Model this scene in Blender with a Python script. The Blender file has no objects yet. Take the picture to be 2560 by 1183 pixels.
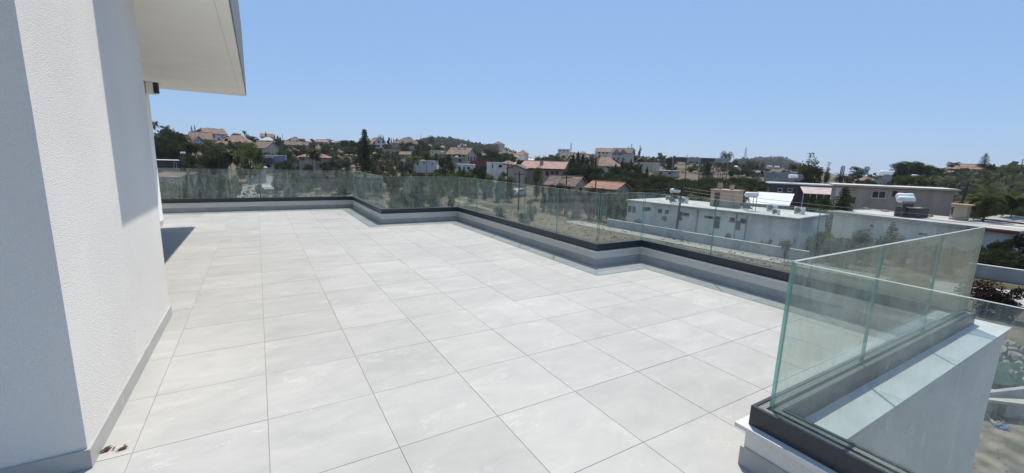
import bpy, math, random
import numpy as np
from mathutils import Vector, Matrix
random.seed(7); RNG = np.random.default_rng(7)
R = math.radians
scene = bpy.context.scene
COL = scene.collection

# ------------------------------------------------------------------ camera
FPX, YAW, PITCH, ROLL = 1053.18, R(31.08), R(10.107), R(1.801)
CAM = np.array([0.642, -1.422, 1.526])
def _axes():
    cy, sy, cp, sp, cr, sr = (math.cos(YAW), math.sin(YAW), math.cos(PITCH), math.sin(PITCH), math.cos(ROLL), math.sin(ROLL))
    f = np.array([sy*cp, cy*cp, -sp]); r = np.array([cy, -sy, 0.0]); u = np.cross(r, f)
    return cr*r + sr*u, -sr*r + cr*u, f
AX_R, AX_U, AX_F = _axes()
cd = bpy.data.cameras.new('camera'); cam = bpy.data.objects.new('camera', cd); COL.objects.link(cam)
cd.sensor_width = 36.0; cd.lens = FPX/2560*36.0; cd.clip_start = 0.05; cd.clip_end = 20000
M = Matrix(((AX_R[0], AX_U[0], -AX_F[0], CAM[0]), (AX_R[1], AX_U[1], -AX_F[1], CAM[1]), (AX_R[2], AX_U[2], -AX_F[2], CAM[2]), (0, 0, 0, 1)))
cam.matrix_world = M
scene.camera = cam

# ------------------------------------------------------------------ sky and sun
SUN_AZ, SUN_EL = R(40.0), R(60.0)
world = bpy.data.worlds.new('World'); scene.world = world; world.use_nodes = True
wn = world.node_tree; bg = wn.nodes['Background']
sky = wn.nodes.new('ShaderNodeTexSky'); sky.sky_type = 'NISHITA'; sky.sun_disc = False
sky.sun_elevation = SUN_EL; sky.sun_rotation = SUN_AZ
sky.altitude = 100; sky.air_density = 1.0; sky.dust_density = 0.3; sky.ozone_density = 3.0
sky_mix = wn.nodes.new('ShaderNodeMix'); sky_mix.data_type = 'RGBA'; sky_mix.inputs['Factor'].default_value = 0.64     # constant blue mixed into the sky colour, evening out its yellowish horizon
sky_mix.inputs['B'].default_value = (3.5, 6.0, 10.4, 1); wn.links.new(sky.outputs[0], sky_mix.inputs['A'])
wn.links.new(sky_mix.outputs['Result'], bg.inputs[0]); bg.inputs[1].default_value = 0.091
sd = bpy.data.lights.new('sun', 'SUN'); sd.energy = 5.0; sd.angle = R(0.53); sd.color = (1.0, 0.94, 0.85)
sun = bpy.data.objects.new('sun', sd); COL.objects.link(sun)
sdir = Vector((math.sin(SUN_AZ)*math.cos(SUN_EL), math.cos(SUN_AZ)*math.cos(SUN_EL), math.sin(SUN_EL)))
sun.rotation_euler = sdir.to_track_quat('Z', 'Y').to_euler(); sun.location = (0, 0, 60)
vs = scene.view_settings
vs.view_transform = 'Standard'; vs.look = 'None'; vs.exposure = 0.0; vs.gamma = 1.0; vs.use_curve_mapping = False
scene.render.engine = 'CYCLES'
cy = scene.cycles
cy.max_bounces = 8; cy.transparent_max_bounces = 48; cy.diffuse_bounces = 3; cy.glossy_bounces = 3
cy.caustics_reflective = False; cy.caustics_refractive = False
try: cy.use_denoising = True
except Exception: pass

# ------------------------------------------------------------------ pixel -> place
def ray(px, py): return AX_F + AX_R*(px-1280)/FPX - AX_U*(py-591.5)/FPX
def at(px, py, D):
    d = ray(px, py); return CAM + d*(D/math.hypot(d[0], d[1]))
def onz(px, py, z):
    d = ray(px, py); return CAM + d*((z-CAM[2])/d[2])
def mpp(px, py, D):
    return float((at(px, py, D)-CAM) @ AX_F)/FPX
def onplane(px, py, n, q):
    d = ray(px, py); n = np.array(n); return CAM + d*(((np.array(q)-CAM) @ n)/(d @ n))

# ------------------------------------------------------------------ mesh helpers
class MB:
    def __init__(s): s.v = []; s.f = []; s.m = []
    def add(s, vs, fs, m=0):
        o = len(s.v); s.v += [tuple(map(float, p)) for p in vs]; s.f += [tuple(o+i for i in f) for f in fs]; s.m += [m]*len(fs); return s
    def box(s, x0, x1, y0, y1, z0, z1, m=0):
        v = [(x0,y0,z0),(x1,y0,z0),(x1,y1,z0),(x0,y1,z0),(x0,y0,z1),(x1,y0,z1),(x1,y1,z1),(x0,y1,z1)]
        return s.add(v, [(3,2,1,0),(4,5,6,7),(0,1,5,4),(1,2,6,5),(2,3,7,6),(3,0,4,7)], m)
    def prism(s, pts, z0, z1, m=0):          # pts: counter-clockwise ground polygon
        n = len(pts); v = [(p[0],p[1],z0) for p in pts]+[(p[0],p[1],z1) for p in pts]
        f = [tuple(range(n-1,-1,-1)), tuple(range(n,2*n))]+[(i,(i+1)%n,n+(i+1)%n,n+i) for i in range(n)]
        return s.add(v, f, m)
    def tube(s, a, b, r0, r1=None, n=8, m=0, cap=True):
        r1 = r0 if r1 is None else r1; a = Vector(a); b = Vector(b); d = (b-a).normalized()
        x = d.orthogonal().normalized(); y = d.cross(x); v = []
        for c, r in ((a, r0), (b, r1)):
            for i in range(n):
                t = 2*math.pi*i/n; v.append(c + x*math.cos(t)*r + y*math.sin(t)*r)
        f = [(i,(i+1)%n,n+(i+1)%n,n+i) for i in range(n)]
        if cap: f += [tuple(range(n-1,-1,-1)), tuple(range(n,2*n))]
        return s.add(v, f, m)
    def path(s, pts, r, n=5, m=0):
        for a, b in zip(pts[:-1], pts[1:]): s.tube(a, b, r, r, n, m)
        return s
    def lathe(s, prof, n=14, axis='z', c=(0,0,0), m=0):   # prof: (radius, along)
        v = []
        for r, h in prof:
            for i in range(n):
                t = 2*math.pi*i/n; p = (r*math.cos(t), r*math.sin(t), h)
                if axis == 'x': p = (p[2], p[0], p[1])
                if axis == 'y': p = (p[1], p[2], p[0])
                v.append((p[0]+c[0], p[1]+c[1], p[2]+c[2]))
        f = []
        for k in range(len(prof)-1):
            for i in range(n):
                j = (i+1) % n; f.append((k*n+i, k*n+j, (k+1)*n+j, (k+1)*n+i))
        f += [tuple(range(n-1,-1,-1)), tuple(range((len(prof)-1)*n, len(prof)*n))]
        return s.add(v, f, m)
    def mesh(s, name, mats, smooth=False):
        me = bpy.data.meshes.new(name); me.from_pydata(s.v, [], s.f)
        for mt in (mats if isinstance(mats, (list, tuple)) else [mats]): me.materials.append(mt)
        if any(s.m): me.polygons.foreach_set('material_index', s.m)
        if smooth: me.polygons.foreach_set('use_smooth', [True]*len(me.polygons))
        me.update(); return me
    def build(s, name, mats, parent=None, smooth=False):
        return link(name, s.mesh(name, mats, smooth), parent)
def link(name, me, parent=None):
    o = bpy.data.objects.new(name, me); COL.objects.link(o)
    if parent is not None: o.parent = parent
    return o
def tag(o, label=None, cat=None, group=None, kind=None):
    if label: o['label'] = label
    if cat: o['category'] = cat
    if group: o['group'] = group
    if kind: o['kind'] = kind
    return o
def empty(name, loc, rz=0.0, label=None, cat=None, group=None):
    o = bpy.data.objects.new(name, None); COL.objects.link(o); o.empty_display_size = 0.2
    o.location = tuple(map(float, loc)); o.rotation_euler = (0, 0, rz)
    return tag(o, label, cat, group)

# ------------------------------------------------------------------ materials
def mat(name, col, rough=0.7, var=0.0, scale=4.0, bump=0.0, bscale=60.0, col2=None, spec=0.3, metal=0.0, rnd=0.0, stretch=None, wave=None, detail=5.0, ramp=(0.35, 0.7)):
    m = bpy.data.materials.new(name); m.use_nodes = True; nt = m.node_tree; N = nt.nodes; L = nt.links
    b = N['Principled BSDF']; b.inputs['Roughness'].default_value = rough; b.inputs['Metallic'].default_value = metal
    b.inputs['Specular IOR Level'].default_value = spec
    c = (*col, 1)
    tc = N.new('ShaderNodeTexCoord'); mp = N.new('ShaderNodeMapping'); L.new(tc.outputs['Object'], mp.inputs[0])
    if stretch: mp.inputs['Scale'].default_value = stretch
    src = None
    if rnd > 0:
        oi = N.new('ShaderNodeObjectInfo'); ml = N.new('ShaderNodeMath'); ml.operation = 'MULTIPLY'; ml.inputs[1].default_value = 37.0
        L.new(oi.outputs['Random'], ml.inputs[0]); cx = N.new('ShaderNodeCombineXYZ')
        for i in range(3): L.new(ml.outputs[0], cx.inputs[i])
        L.new(cx.outputs[0], mp.inputs['Location'])
    if var > 0 or col2:
        nz = N.new('ShaderNodeTexNoise'); nz.inputs['Scale'].default_value = scale; nz.inputs['Detail'].default_value = detail
        L.new(mp.outputs[0], nz.inputs['Vector'])
        cr = N.new('ShaderNodeValToRGB'); e = cr.color_ramp.elements; e[0].position, e[1].position = ramp
        e[0].color = tuple(x*(1-var) for x in col)+(1,); e[1].color = ((*col2, 1) if col2 else tuple(min(1, x*(1+var)) for x in col)+(1,))
        L.new(nz.outputs['Fac'], cr.inputs[0]); src = cr.outputs[0]
    if rnd > 0:
        hs = N.new('ShaderNodeHueSaturation'); mr = N.new('ShaderNodeMapRange')
        mr.inputs['To Min'].default_value = 1-rnd; mr.inputs['To Max'].default_value = 1+rnd
        L.new(oi.outputs['Random'], mr.inputs[0]); L.new(mr.outputs[0], hs.inputs['Value'])
        if src: L.new(src, hs.inputs['Color'])
        else: hs.inputs['Color'].default_value = c
        src = hs.outputs[0]
    if src: L.new(src, b.inputs['Base Color'])
    else: b.inputs['Base Color'].default_value = c
    hgt = None
    if wave:
        wv = N.new('ShaderNodeTexWave'); wv.inputs['Scale'].default_value = wave[0]; wv.bands_direction = wave[1]
        L.new(tc.outputs['Object'], wv.inputs['Vector']); hgt = wv.outputs['Fac']
        bp = N.new('ShaderNodeBump'); bp.inputs['Strength'].default_value = wave[2]; bp.inputs['Distance'].default_value = 0.05
        L.new(hgt, bp.inputs['Height']); L.new(bp.outputs[0], b.inputs['Normal'])
    elif bump > 0:
        nb = N.new('ShaderNodeTexNoise'); nb.inputs['Scale'].default_value = bscale; nb.inputs['Detail'].default_value = 4
        L.new(tc.outputs['Object'], nb.inputs['Vector'])
        bp = N.new('ShaderNodeBump'); bp.inputs['Strength'].default_value = bump; bp.inputs['Distance'].default_value = 0.01
        L.new(nb.outputs['Fac'], bp.inputs['Height']); L.new(bp.outputs[0], b.inputs['Normal'])
    return m

def tile_material():
    m = bpy.data.materials.new('porcelain_tile'); m.use_nodes = True; nt = m.node_tree; N = nt.nodes; L = nt.links
    b = N['Principled BSDF']; b.inputs['Roughness'].default_value = 0.6; b.inputs['Specular IOR Level'].default_value = 0.25
    tc = N.new('ShaderNodeTexCoord'); oi = N.new('ShaderNodeObjectInfo')
    mu = N.new('ShaderNodeMath'); mu.operation = 'MULTIPLY'; mu.inputs[1].default_value = 53.0; L.new(oi.outputs['Random'], mu.inputs[0])
    cx = N.new('ShaderNodeCombineXYZ'); [L.new(mu.outputs[0], cx.inputs[i]) for i in range(3)]
    ad = N.new('ShaderNodeVectorMath'); ad.operation = 'ADD'; L.new(tc.outputs['Object'], ad.inputs[0]); L.new(cx.outputs[0], ad.inputs[1])
    mp = N.new('ShaderNodeMapping'); mp.inputs['Scale'].default_value = (1.7, 3.4, 1); mp.inputs['Rotation'].default_value = (0, 0, R(-6)); L.new(ad.outputs[0], mp.inputs[0])
    n1 = N.new('ShaderNodeTexNoise'); n1.inputs['Scale'].default_value = 1.6; n1.inputs['Detail'].default_value = 7; n1.inputs['Roughness'].default_value = .62; n1.inputs['Distortion'].default_value = .5; L.new(mp.outputs[0], n1.inputs['Vector'])
    c1 = N.new('ShaderNodeValToRGB'); e = c1.color_ramp.elements; e[0].position, e[1].position = .3, .72
    e[0].color = (.375, .368, .343, 1); e[1].color = (.458, .444, .41, 1); L.new(n1.outputs['Fac'], c1.inputs[0])
    # pale veins: thin level lines of a stretched noise
    n2 = N.new('ShaderNodeTexNoise'); n2.inputs['Scale'].default_value = 1.1; n2.inputs['Detail'].default_value = 9; n2.inputs['Roughness'].default_value = .66; n2.inputs['Distortion'].default_value = .8; L.new(mp.outputs[0], n2.inputs['Vector'])
    sb = N.new('ShaderNodeMath'); sb.operation = 'SUBTRACT'; sb.inputs[1].default_value = .56; L.new(n2.outputs['Fac'], sb.inputs[0])
    ab = N.new('ShaderNodeMath'); ab.operation = 'ABSOLUTE'; L.new(sb.outputs[0], ab.inputs[0])
    mr = N.new('ShaderNodeMapRange'); mr.inputs['From Min'].default_value = 0; mr.inputs['From Max'].default_value = .012; mr.inputs['To Min'].default_value = .75; mr.inputs['To Max'].default_value = 0; L.new(ab.outputs[0], mr.inputs[0])
    n3 = N.new('ShaderNodeTexNoise'); n3.inputs['Scale'].default_value = 3.0; L.new(ad.outputs[0], n3.inputs['Vector'])
    m3 = N.new('ShaderNodeMapRange'); m3.inputs['From Min'].default_value = .48; m3.inputs['From Max'].default_value = .62; L.new(n3.outputs['Fac'], m3.inputs[0])
    vm = N.new('ShaderNodeMath'); vm.operation = 'MULTIPLY'; L.new(mr.outputs[0], vm.inputs[0]); L.new(m3.outputs[0], vm.inputs[1])
    mx = N.new('ShaderNodeMix'); mx.data_type = 'RGBA'; L.new(vm.outputs[0], mx.inputs['Factor']); L.new(c1.outputs[0], mx.inputs['A']); mx.inputs['B'].default_value = (.54, .53, .495, 1)
    # fine speckle and per-tile tone
    n4 = N.new('ShaderNodeTexNoise'); n4.inputs['Scale'].default_value = 170; L.new(ad.outputs[0], n4.inputs['Vector'])
    m4 = N.new('ShaderNodeMapRange'); m4.inputs['To Min'].default_value = .93; m4.inputs['To Max'].default_value = 1.07; L.new(n4.outputs['Fac'], m4.inputs[0])
    m5 = N.new('ShaderNodeMapRange'); m5.inputs['To Min'].default_value = .95; m5.inputs['To Max'].default_value = 1.04; L.new(oi.outputs['Random'], m5.inputs[0])
    # dusty film that drifts over several tiles
    n6 = N.new('ShaderNodeTexNoise'); n6.inputs['Scale'].default_value = .7; n6.inputs['Detail'].default_value = 5; ge = N.new('ShaderNodeNewGeometry'); L.new(ge.outputs['Position'], n6.inputs['Vector'])
    m6 = N.new('ShaderNodeMapRange'); m6.inputs['From Min'].default_value = .3; m6.inputs['From Max'].default_value = .7; m6.inputs['To Min'].default_value = .915; m6.inputs['To Max'].default_value = 1.05; L.new(n6.outputs['Fac'], m6.inputs[0])
    k1 = N.new('ShaderNodeMath'); k1.operation = 'MULTIPLY'; L.new(m4.outputs[0], k1.inputs[0]); L.new(m5.outputs[0], k1.inputs[1])
    k2 = N.new('ShaderNodeMath'); k2.operation = 'MULTIPLY'; L.new(k1.outputs[0], k2.inputs[0]); L.new(m6.outputs[0], k2.inputs[1])
    hs = N.new('ShaderNodeHueSaturation'); L.new(k2.outputs[0], hs.inputs['Value']); L.new(mx.outputs['Result'], hs.inputs['Color'])
    L.new(hs.outputs[0], b.inputs['Base Color'])
    mr2 = N.new('ShaderNodeMapRange'); mr2.inputs['To Min'].default_value = .52; mr2.inputs['To Max'].default_value = .72; L.new(n1.outputs['Fac'], mr2.inputs[0]); L.new(mr2.outputs[0], b.inputs['Roughness'])
    bp = N.new('ShaderNodeBump'); bp.inputs['Strength'].default_value = .12; bp.inputs['Distance'].default_value = .002; L.new(n4.outputs['Fac'], bp.inputs['Height']); L.new(bp.outputs[0], b.inputs['Normal'])
    return m

def glass_material(name, tint, dust, dcol=(.62, .70, .68)):
    m = bpy.data.materials.new(name); m.use_nodes = True; nt = m.node_tree; N = nt.nodes; L = nt.links
    N.remove(N['Principled BSDF']); out = N['Material Output']
    tr = N.new('ShaderNodeBsdfTransparent'); tr.inputs[0].default_value = (*tint, 1)
    gl = N.new('ShaderNodeBsdfGlossy'); gl.inputs['Roughness'].default_value = 0.0; gl.inputs[0].default_value = (.95, 1, .98, 1)
    ge = N.new('ShaderNodeNewGeometry')      # Schlick reflectance, the same for both faces of the pane
    dt = N.new('ShaderNodeVectorMath'); dt.operation = 'DOT_PRODUCT'; L.new(ge.outputs['Incoming'], dt.inputs[0]); L.new(ge.outputs['Normal'], dt.inputs[1])
    ab = N.new('ShaderNodeMath'); ab.operation = 'ABSOLUTE'; L.new(dt.outputs['Value'], ab.inputs[0])
    on = N.new('ShaderNodeMath'); on.operation = 'SUBTRACT'; on.inputs[0].default_value = 1.0; L.new(ab.outputs[0], on.inputs[1])
    pw = N.new('ShaderNodeMath'); pw.operation = 'POWER'; pw.inputs[1].default_value = 5.0; L.new(on.outputs[0], pw.inputs[0])
    fr = N.new('ShaderNodeMath'); fr.operation = 'MULTIPLY_ADD'; fr.inputs[1].default_value = .9; fr.inputs[2].default_value = .035; L.new(pw.outputs[0], fr.inputs[0])
    mx = N.new('ShaderNodeMixShader'); L.new(fr.outputs[0], mx.inputs[0]); L.new(tr.outputs[0], mx.inputs[1]); L.new(gl.outputs[0], mx.inputs[2])
    df = N.new('ShaderNodeBsdfDiffuse'); df.inputs[0].default_value = (*dcol, 1)
    tl = N.new('ShaderNodeBsdfTranslucent'); tl.inputs[0].default_value = (*dcol, 1)
    d2 = N.new('ShaderNodeMixShader'); d2.inputs[0].default_value = .5; L.new(df.outputs[0], d2.inputs[1]); L.new(tl.outputs[0], d2.inputs[2])
    mp = N.new('ShaderNodeMapping'); mp.inputs['Scale'].default_value = (1, 1, .35); L.new(ge.outputs['Position'], mp.inputs[0])
    n1 = N.new('ShaderNodeTexNoise'); n1.inputs['Scale'].default_value = 5.5; n1.inputs['Detail'].default_value = 8; n1.inputs['Roughness'].default_value = .7; n1.inputs['Distortion'].default_value = 1.2; L.new(mp.outputs[0], n1.inputs['Vector'])
    r1 = N.new('ShaderNodeMapRange'); r1.inputs['From Min'].default_value = .42; r1.inputs['From Max'].default_value = .72; r1.inputs['To Min'].default_value = dust*.5; r1.inputs['To Max'].default_value = dust*3.0; L.new(n1.outputs['Fac'], r1.inputs[0])
    mp2 = N.new('ShaderNodeMapping'); mp2.inputs['Scale'].default_value = (9, 9, 1.2); L.new(ge.outputs['Position'], mp2.inputs[0])
    n2 = N.new('ShaderNodeTexNoise'); n2.inputs['Scale'].default_value = 3.0; n2.inputs['Detail'].default_value = 5; n2.inputs['Distortion'].default_value = 2.0; L.new(mp2.outputs[0], n2.inputs['Vector'])
    r2 = N.new('ShaderNodeMapRange'); r2.inputs['From Min'].default_value = .56; r2.inputs['From Max'].default_value = .74; r2.inputs['To Min'].default_value = 0.0; r2.inputs['To Max'].default_value = dust*2.6; L.new(n2.outputs['Fac'], r2.inputs[0])
    ad = N.new('ShaderNodeMath'); ad.operation = 'ADD'; L.new(r1.outputs[0], ad.inputs[0]); L.new(r2.outputs[0], ad.inputs[1])
    m2 = N.new('ShaderNodeMixShader'); L.new(ad.outputs[0], m2.inputs[0]); L.new(mx.outputs[0], m2.inputs[1]); L.new(d2.outputs[0], m2.inputs[2])
    L.new(m2.outputs[0], out.inputs['Surface'])
    return m

def edge_material(name='glass_edge', ct=(.15, .37, .33), cd=(.25, .36, .34), tr_=.42):
    m = bpy.data.materials.new(name); m.use_nodes = True; nt = m.node_tree; N = nt.nodes; L = nt.links
    N.remove(N['Principled BSDF']); out = N['Material Output']
    df = N.new('ShaderNodeBsdfTranslucent'); df.inputs[0].default_value = (*ct, 1)
    d2 = N.new('ShaderNodeBsdfDiffuse'); d2.inputs[0].default_value = (*cd, 1)
    a = N.new('ShaderNodeMixShader'); a.inputs[0].default_value = .55; L.new(df.outputs[0], a.inputs[1]); L.new(d2.outputs[0], a.inputs[2])
    tr = N.new('ShaderNodeBsdfTransparent'); tr.inputs[0].default_value = (.35, .7, .62, 1)
    b2 = N.new('ShaderNodeMixShader'); b2.inputs[0].default_value = tr_; L.new(a.outputs[0], b2.inputs[1]); L.new(tr.outputs[0], b2.inputs[2])
    gl = N.new('ShaderNodeBsdfGlossy'); gl.inputs['Roughness'].default_value = .25
    c2 = N.new('ShaderNodeMixShader'); c2.inputs[0].default_value = .12; L.new(b2.outputs[0], c2.inputs[1]); L.new(gl.outputs[0], c2.inputs[2])
    L.new(c2.outputs[0], out.inputs['Surface'])
    return m

M_TILE = tile_material()
M_GROUT = mat('grout', (.30, .25, .18), .9, .15, 20)
M_RENDER = mat('white_render', (.765, .725, .665), .92, .05, 1.1, bump=.62, bscale=230, detail=9)
M_SMOOTH = mat('smooth_white_paint', (.90, .885, .84), .75, .03, 2)
M_SKIRT = mat('skirting_tile', (.42, .41, .385), .5, .08, 6, rnd=.05)
M_MARBLE = mat('white_marble', (.60, .59, .565), .35, .0, 3, col2=(.68, .67, .645), rnd=.03, stretch=(1, 3, 1), detail=9, spec=.4)
M_CHANNEL = mat('anthracite_aluminium', (.035, .036, .042), .38, .15, 30, spec=.45)
M_GASKET = mat('grey_gasket', (.20, .205, .19), .85, .2, 80)
M_GLASS = glass_material('balustrade_glass', (.90, .936, .922), .048)
M_EDGE = edge_material(); M_EDGE_TOP = edge_material('glass_top_edge', (.55, .66, .63), (.60, .64, .62), .05)  # bright top rim and dark facing joints are painted into two edge colours
M_DARKBOX = mat('dark_bronze', (.05, .045, .045), .5)

# ------------------------------------------------------------------ terrain
_COLS = [-900, 500, 700, 900, 1100, 1250, 1330, 1420, 1550, 1700, 1880, 1930, 2000, 2100, 2300, 2560, 3600]
_DN = [0, 45, 60, 75, 90, 110, 140, 180, 230, 300, 450, 700, 1200, 1600, 4000]
_Z = [
 [-6.4, -6.4, -6.2, -5, -4, -2, .3, 4.5, 8, 8.5, 6, 0, -10, -15, -30],
 [-6.4, -6.4, -6.2, -5, -4, -2, 0, 4, 8, 8.5, 6, 0, -10, -15, -30],
 [-6.4, -6.4, -6.3, -5.7, -4.7, -3.2, -1.3, 2.5, 6.5, 8.5, 6, 2, -8, -15, -30],
 [-6.4, -6.4, -6.2, -5, -3.5, -1.6, 1, 4, 6.5, 8, 10, 10, 0, -10, -30],
 [-6.4, -6.4, -6.3, -5.2, -3.2, -1.6, 0, 1.5, 3, 5, 15, 33, 20, 0, -30],
 [-6.4, -6.4, -6.4, -5.9, -4.8, -3.5, -2, -1, 1, 5, 14.8, 20.5, 8, 0, -30],
 [-6.4, -6.4, -6.4, -6, -5, -3.8, -2.5, -1.2, 0, 1.6, 4.2, 5.8, 2, -5, -30],
 [-6.4, -6.4, -6.4, -6.1, -5, -3.4, -1.8, -.5, 1, 4, 12, 9, 0, -10, -30],
 [-6.4, -6.4, -6.5, -6.1, -4.8, -2.8, -.6, 1.3, 3, 5, 9.8, 8, 0, -10, -30],
 [-6.4, -6.5, -6.5, -6.3, -5.5, -4, -2, .2, 2.6, 5.5, 9.2, 8, 0, -10, -30],
 [-6.4, -6.5, -6.5, -6.3, -5.3, -3.4, -1.2, .5, 1, 1.2, 2, 4, 20, 34, -30],
 [-6.4, -6.5, -6.5, -6.2, -5.2, -3.4, -1.5, 0, .2, 0, 0, 2, 22, 37, -30],
 [-6.4, -6.5, -6.5, -6.2, -5, -3.2, -2, -1.2, -1, -1.5, -3, -3, 4, 9, -30],
 [-6.4, -6.5, -6.5, -6, -4.6, -3, -2, -2, -2.5, -4, -6, -8, -10, -12, -30],
 [-6.4, -6.5, -6.4, -5, -3.4, -1.2, .5, 1.5, 2.5, 2, 0, -4, -10, -15, -30],
 [-6.4, -6.5, -6.2, -4, -2.2, -.6, 1.4, 3.2, 3.3, 3, 2, 0, -8, -15, -30],
 [-6.4, -6.5, -6.2, -4, -1.8, 0, 2.2, 5, 6, 5, 3, 0, -8, -15, -30]]
_AZ = np.array([YAW + math.atan((p-1280)/FPX) for p in _COLS]); _Z = np.array(_Z, float); _DN = np.array(_DN, float)
def _h(ix, iy):
    n = np.sin(ix*127.1+iy*311.7)*43758.5453; return n-np.floor(n)
def vnoise(x, y):
    xi, yi = np.floor(x), np.floor(y); xf, yf = x-xi, y-yi; xf = xf*xf*(3-2*xf); yf = yf*yf*(3-2*yf)
    return (_h(xi, yi)*(1-xf)+_h(xi+1, yi)*xf)*(1-yf)+(_h(xi, yi+1)*(1-xf)+_h(xi+1, yi+1)*xf)*yf
def terrain(x, y):
    x = np.asarray(x, float); y = np.asarray(y, float)
    dx, dy = x-CAM[0], y-CAM[1]; D = np.hypot(dx, dy); az = np.arctan2(dx, dy)
    az = np.clip(az, _AZ[0]+1e-6, _AZ[-1]-1e-6); Dc = np.clip(D, 0, _DN[-1]-1)
    i = np.clip(np.searchsorted(_AZ, az)-1, 0, len(_AZ)-2); j = np.clip(np.searchsorted(_DN, Dc, side='right')-1, 0, len(_DN)-2)
    t = (az-_AZ[i])/(_AZ[i+1]-_AZ[i]); t = t*t*(3-2*t); s = (Dc-_DN[j])/(_DN[j+1]-_DN[j])
    z = (_Z[i, j]*(1-s)+_Z[i, j+1]*s)*(1-t)+(_Z[i+1, j]*(1-s)+_Z[i+1, j+1]*s)*t
    amp = np.clip((D-55)/60, 0, 1)*np.clip(D/160, .3, 6)
    return z + amp*((vnoise(x/23, y/23)-.5)*.9 + (vnoise(x/9, y/9)-.5)*.35)
def tz(x, y): return float(terrain(x, y))

def ground_material():
    m = bpy.data.materials.new('dry_ground'); m.use_nodes = True; nt = m.node_tree; N = nt.nodes; L = nt.links
    b = N['Principled BSDF']; b.inputs['Roughness'].default_value = .95; b.inputs['Specular IOR Level'].default_value = .1
    ge = N.new('ShaderNodeNewGeometry')
    def noise(sc, det, dist=0.0):
        n = N.new('ShaderNodeTexNoise'); n.inputs['Scale'].default_value = sc; n.inputs['Detail'].default_value = det; n.inputs['Roughness'].default_value = .62; n.inputs['Distortion'].default_value = dist
        L.new(ge.outputs['Position'], n.inputs['Vector']); return n.outputs['Fac']
    def ramp(f, p0, p1, c0, c1):
        r = N.new('ShaderNodeValToRGB'); e = r.color_ramp.elements; e[0].position, e[1].position = p0, p1; e[0].color = (*c0, 1); e[1].color = (*c1, 1); L.new(f, r.inputs[0]); return r.outputs[0]
    def mix(f, a, b_):
        x = N.new('ShaderNodeMix'); x.data_type = 'RGBA'; L.new(f, x.inputs['Factor']); L.new(a, x.inputs['A']); L.new(b_, x.inputs['B']); return x.outputs['Result']
    grass = ramp(noise(.8, 9, .6), .3, .7, (.105, .083, .055), (.205, .165, .115))
    soil = ramp(noise(1.3, 9), .3, .75, (.09, .07, .048), (.20, .162, .115))
    green = ramp(noise(.9, 8), .3, .7, (.05, .052, .026), (.12, .108, .062))
    sel = ramp(noise(.09, 6, .4), .44, .56, (0, 0, 0), (1, 1, 1)); sel2 = ramp(noise(.035, 7, .8), .52, .60, (0, 0, 0), (1, 1, 1))
    c = mix(sel, grass, soil); c = mix(sel2, c, green)
    L.new(c, b.inputs['Base Color'])
    bp = N.new('ShaderNodeBump'); bp.inputs['Strength'].default_value = .6; bp.inputs['Distance'].default_value = .10; L.new(noise(4.0, 8), bp.inputs['Height']); L.new(bp.outputs[0], b.inputs['Normal'])
    return m
M_GROUND = ground_material()
def build_ground():
    radii = np.concatenate([np.linspace(0.5, 14, 6), np.geomspace(17, 700, 120), np.geomspace(730, 4500, 34)])
    naz = 420; azs = np.concatenate([np.linspace(R(-28), R(92), naz-60), np.linspace(R(92), R(332), 60, endpoint=False)])
    rr, aa = np.meshgrid(radii, azs, indexing='ij'); X = CAM[0]+rr*np.sin(aa); Y = CAM[1]+rr*np.cos(aa); Z = terrain(X, Y)
    V = np.stack([X, Y, Z], -1).reshape(-1, 3); n = len(azs); f = []
    for i in range(len(radii)-1):
        a = i*n+np.arange(n); b = i*n+(np.arange(n)+1) % n
        f.append(np.stack([a, a+n, b+n, b], 1))
    F = np.concatenate(f)
    me = bpy.data.meshes.new('ground'); me.from_pydata(V.tolist(), [], F.tolist()); me.materials.append(M_GROUND)
    me.polygons.foreach_set('use_smooth', [True]*len(me.polygons)); me.update()
    tag(link('ground', me), kind='structure')
build_ground()

# ------------------------------------------------------------------ terrace floor
TS = 0.6
BASE = [(-4.2, 11.9), (3.02, 11.9), (3.02, 8.43), (4.93, 8.43), (4.93, 3.22), (5.88, 3.22), (5.88, -0.36), (2.71, -0.36), (2.71, -4.8)]
def offset_poly(P, d):       # outward is left of the walking direction
    out = []
    for i, p in enumerate(P):
        ns = []
        if i > 0: a = P[i-1]; l = math.hypot(p[0]-a[0], p[1]-a[1]); ns.append((-(p[1]-a[1])/l, (p[0]-a[0])/l))
        if i < len(P)-1: b = P[i+1]; l = math.hypot(b[0]-p[0], b[1]-p[1]); ns.append((-(b[1]-p[1])/l, (b[0]-p[0])/l))
        if len(ns) == 2: nx, ny = ns[0][0]+ns[1][0], ns[0][1]+ns[1][1]
        else: nx, ny = ns[0]
        out.append((p[0]+nx*d, p[1]+ny*d))
    return out
def inside_floor(x, y):
    if x < -4.2 or y < -4.8 or y > 12.0: return False
    lim = 3.12 if y > 8.53 else 5.03 if y > 3.32 else 5.98 if y > -.46 else 2.81
    return x < lim
floor = MB()
for y0, y1, x1 in ((8.53, 12.0, 3.12), (3.32, 8.53, 5.03), (-.46, 3.32, 5.98), (-4.8, -.46, 2.81)):
    floor.box(-4.2, x1, y0, y1, -.30, -.0024)
FLOOR = tag(floor.build('terrace_floor', M_GROUT), kind='structure')
G = 0.0017
full = MB().box(G, TS-G, G, TS-G, -.02, 0).mesh('tile', M_TILE)
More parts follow.
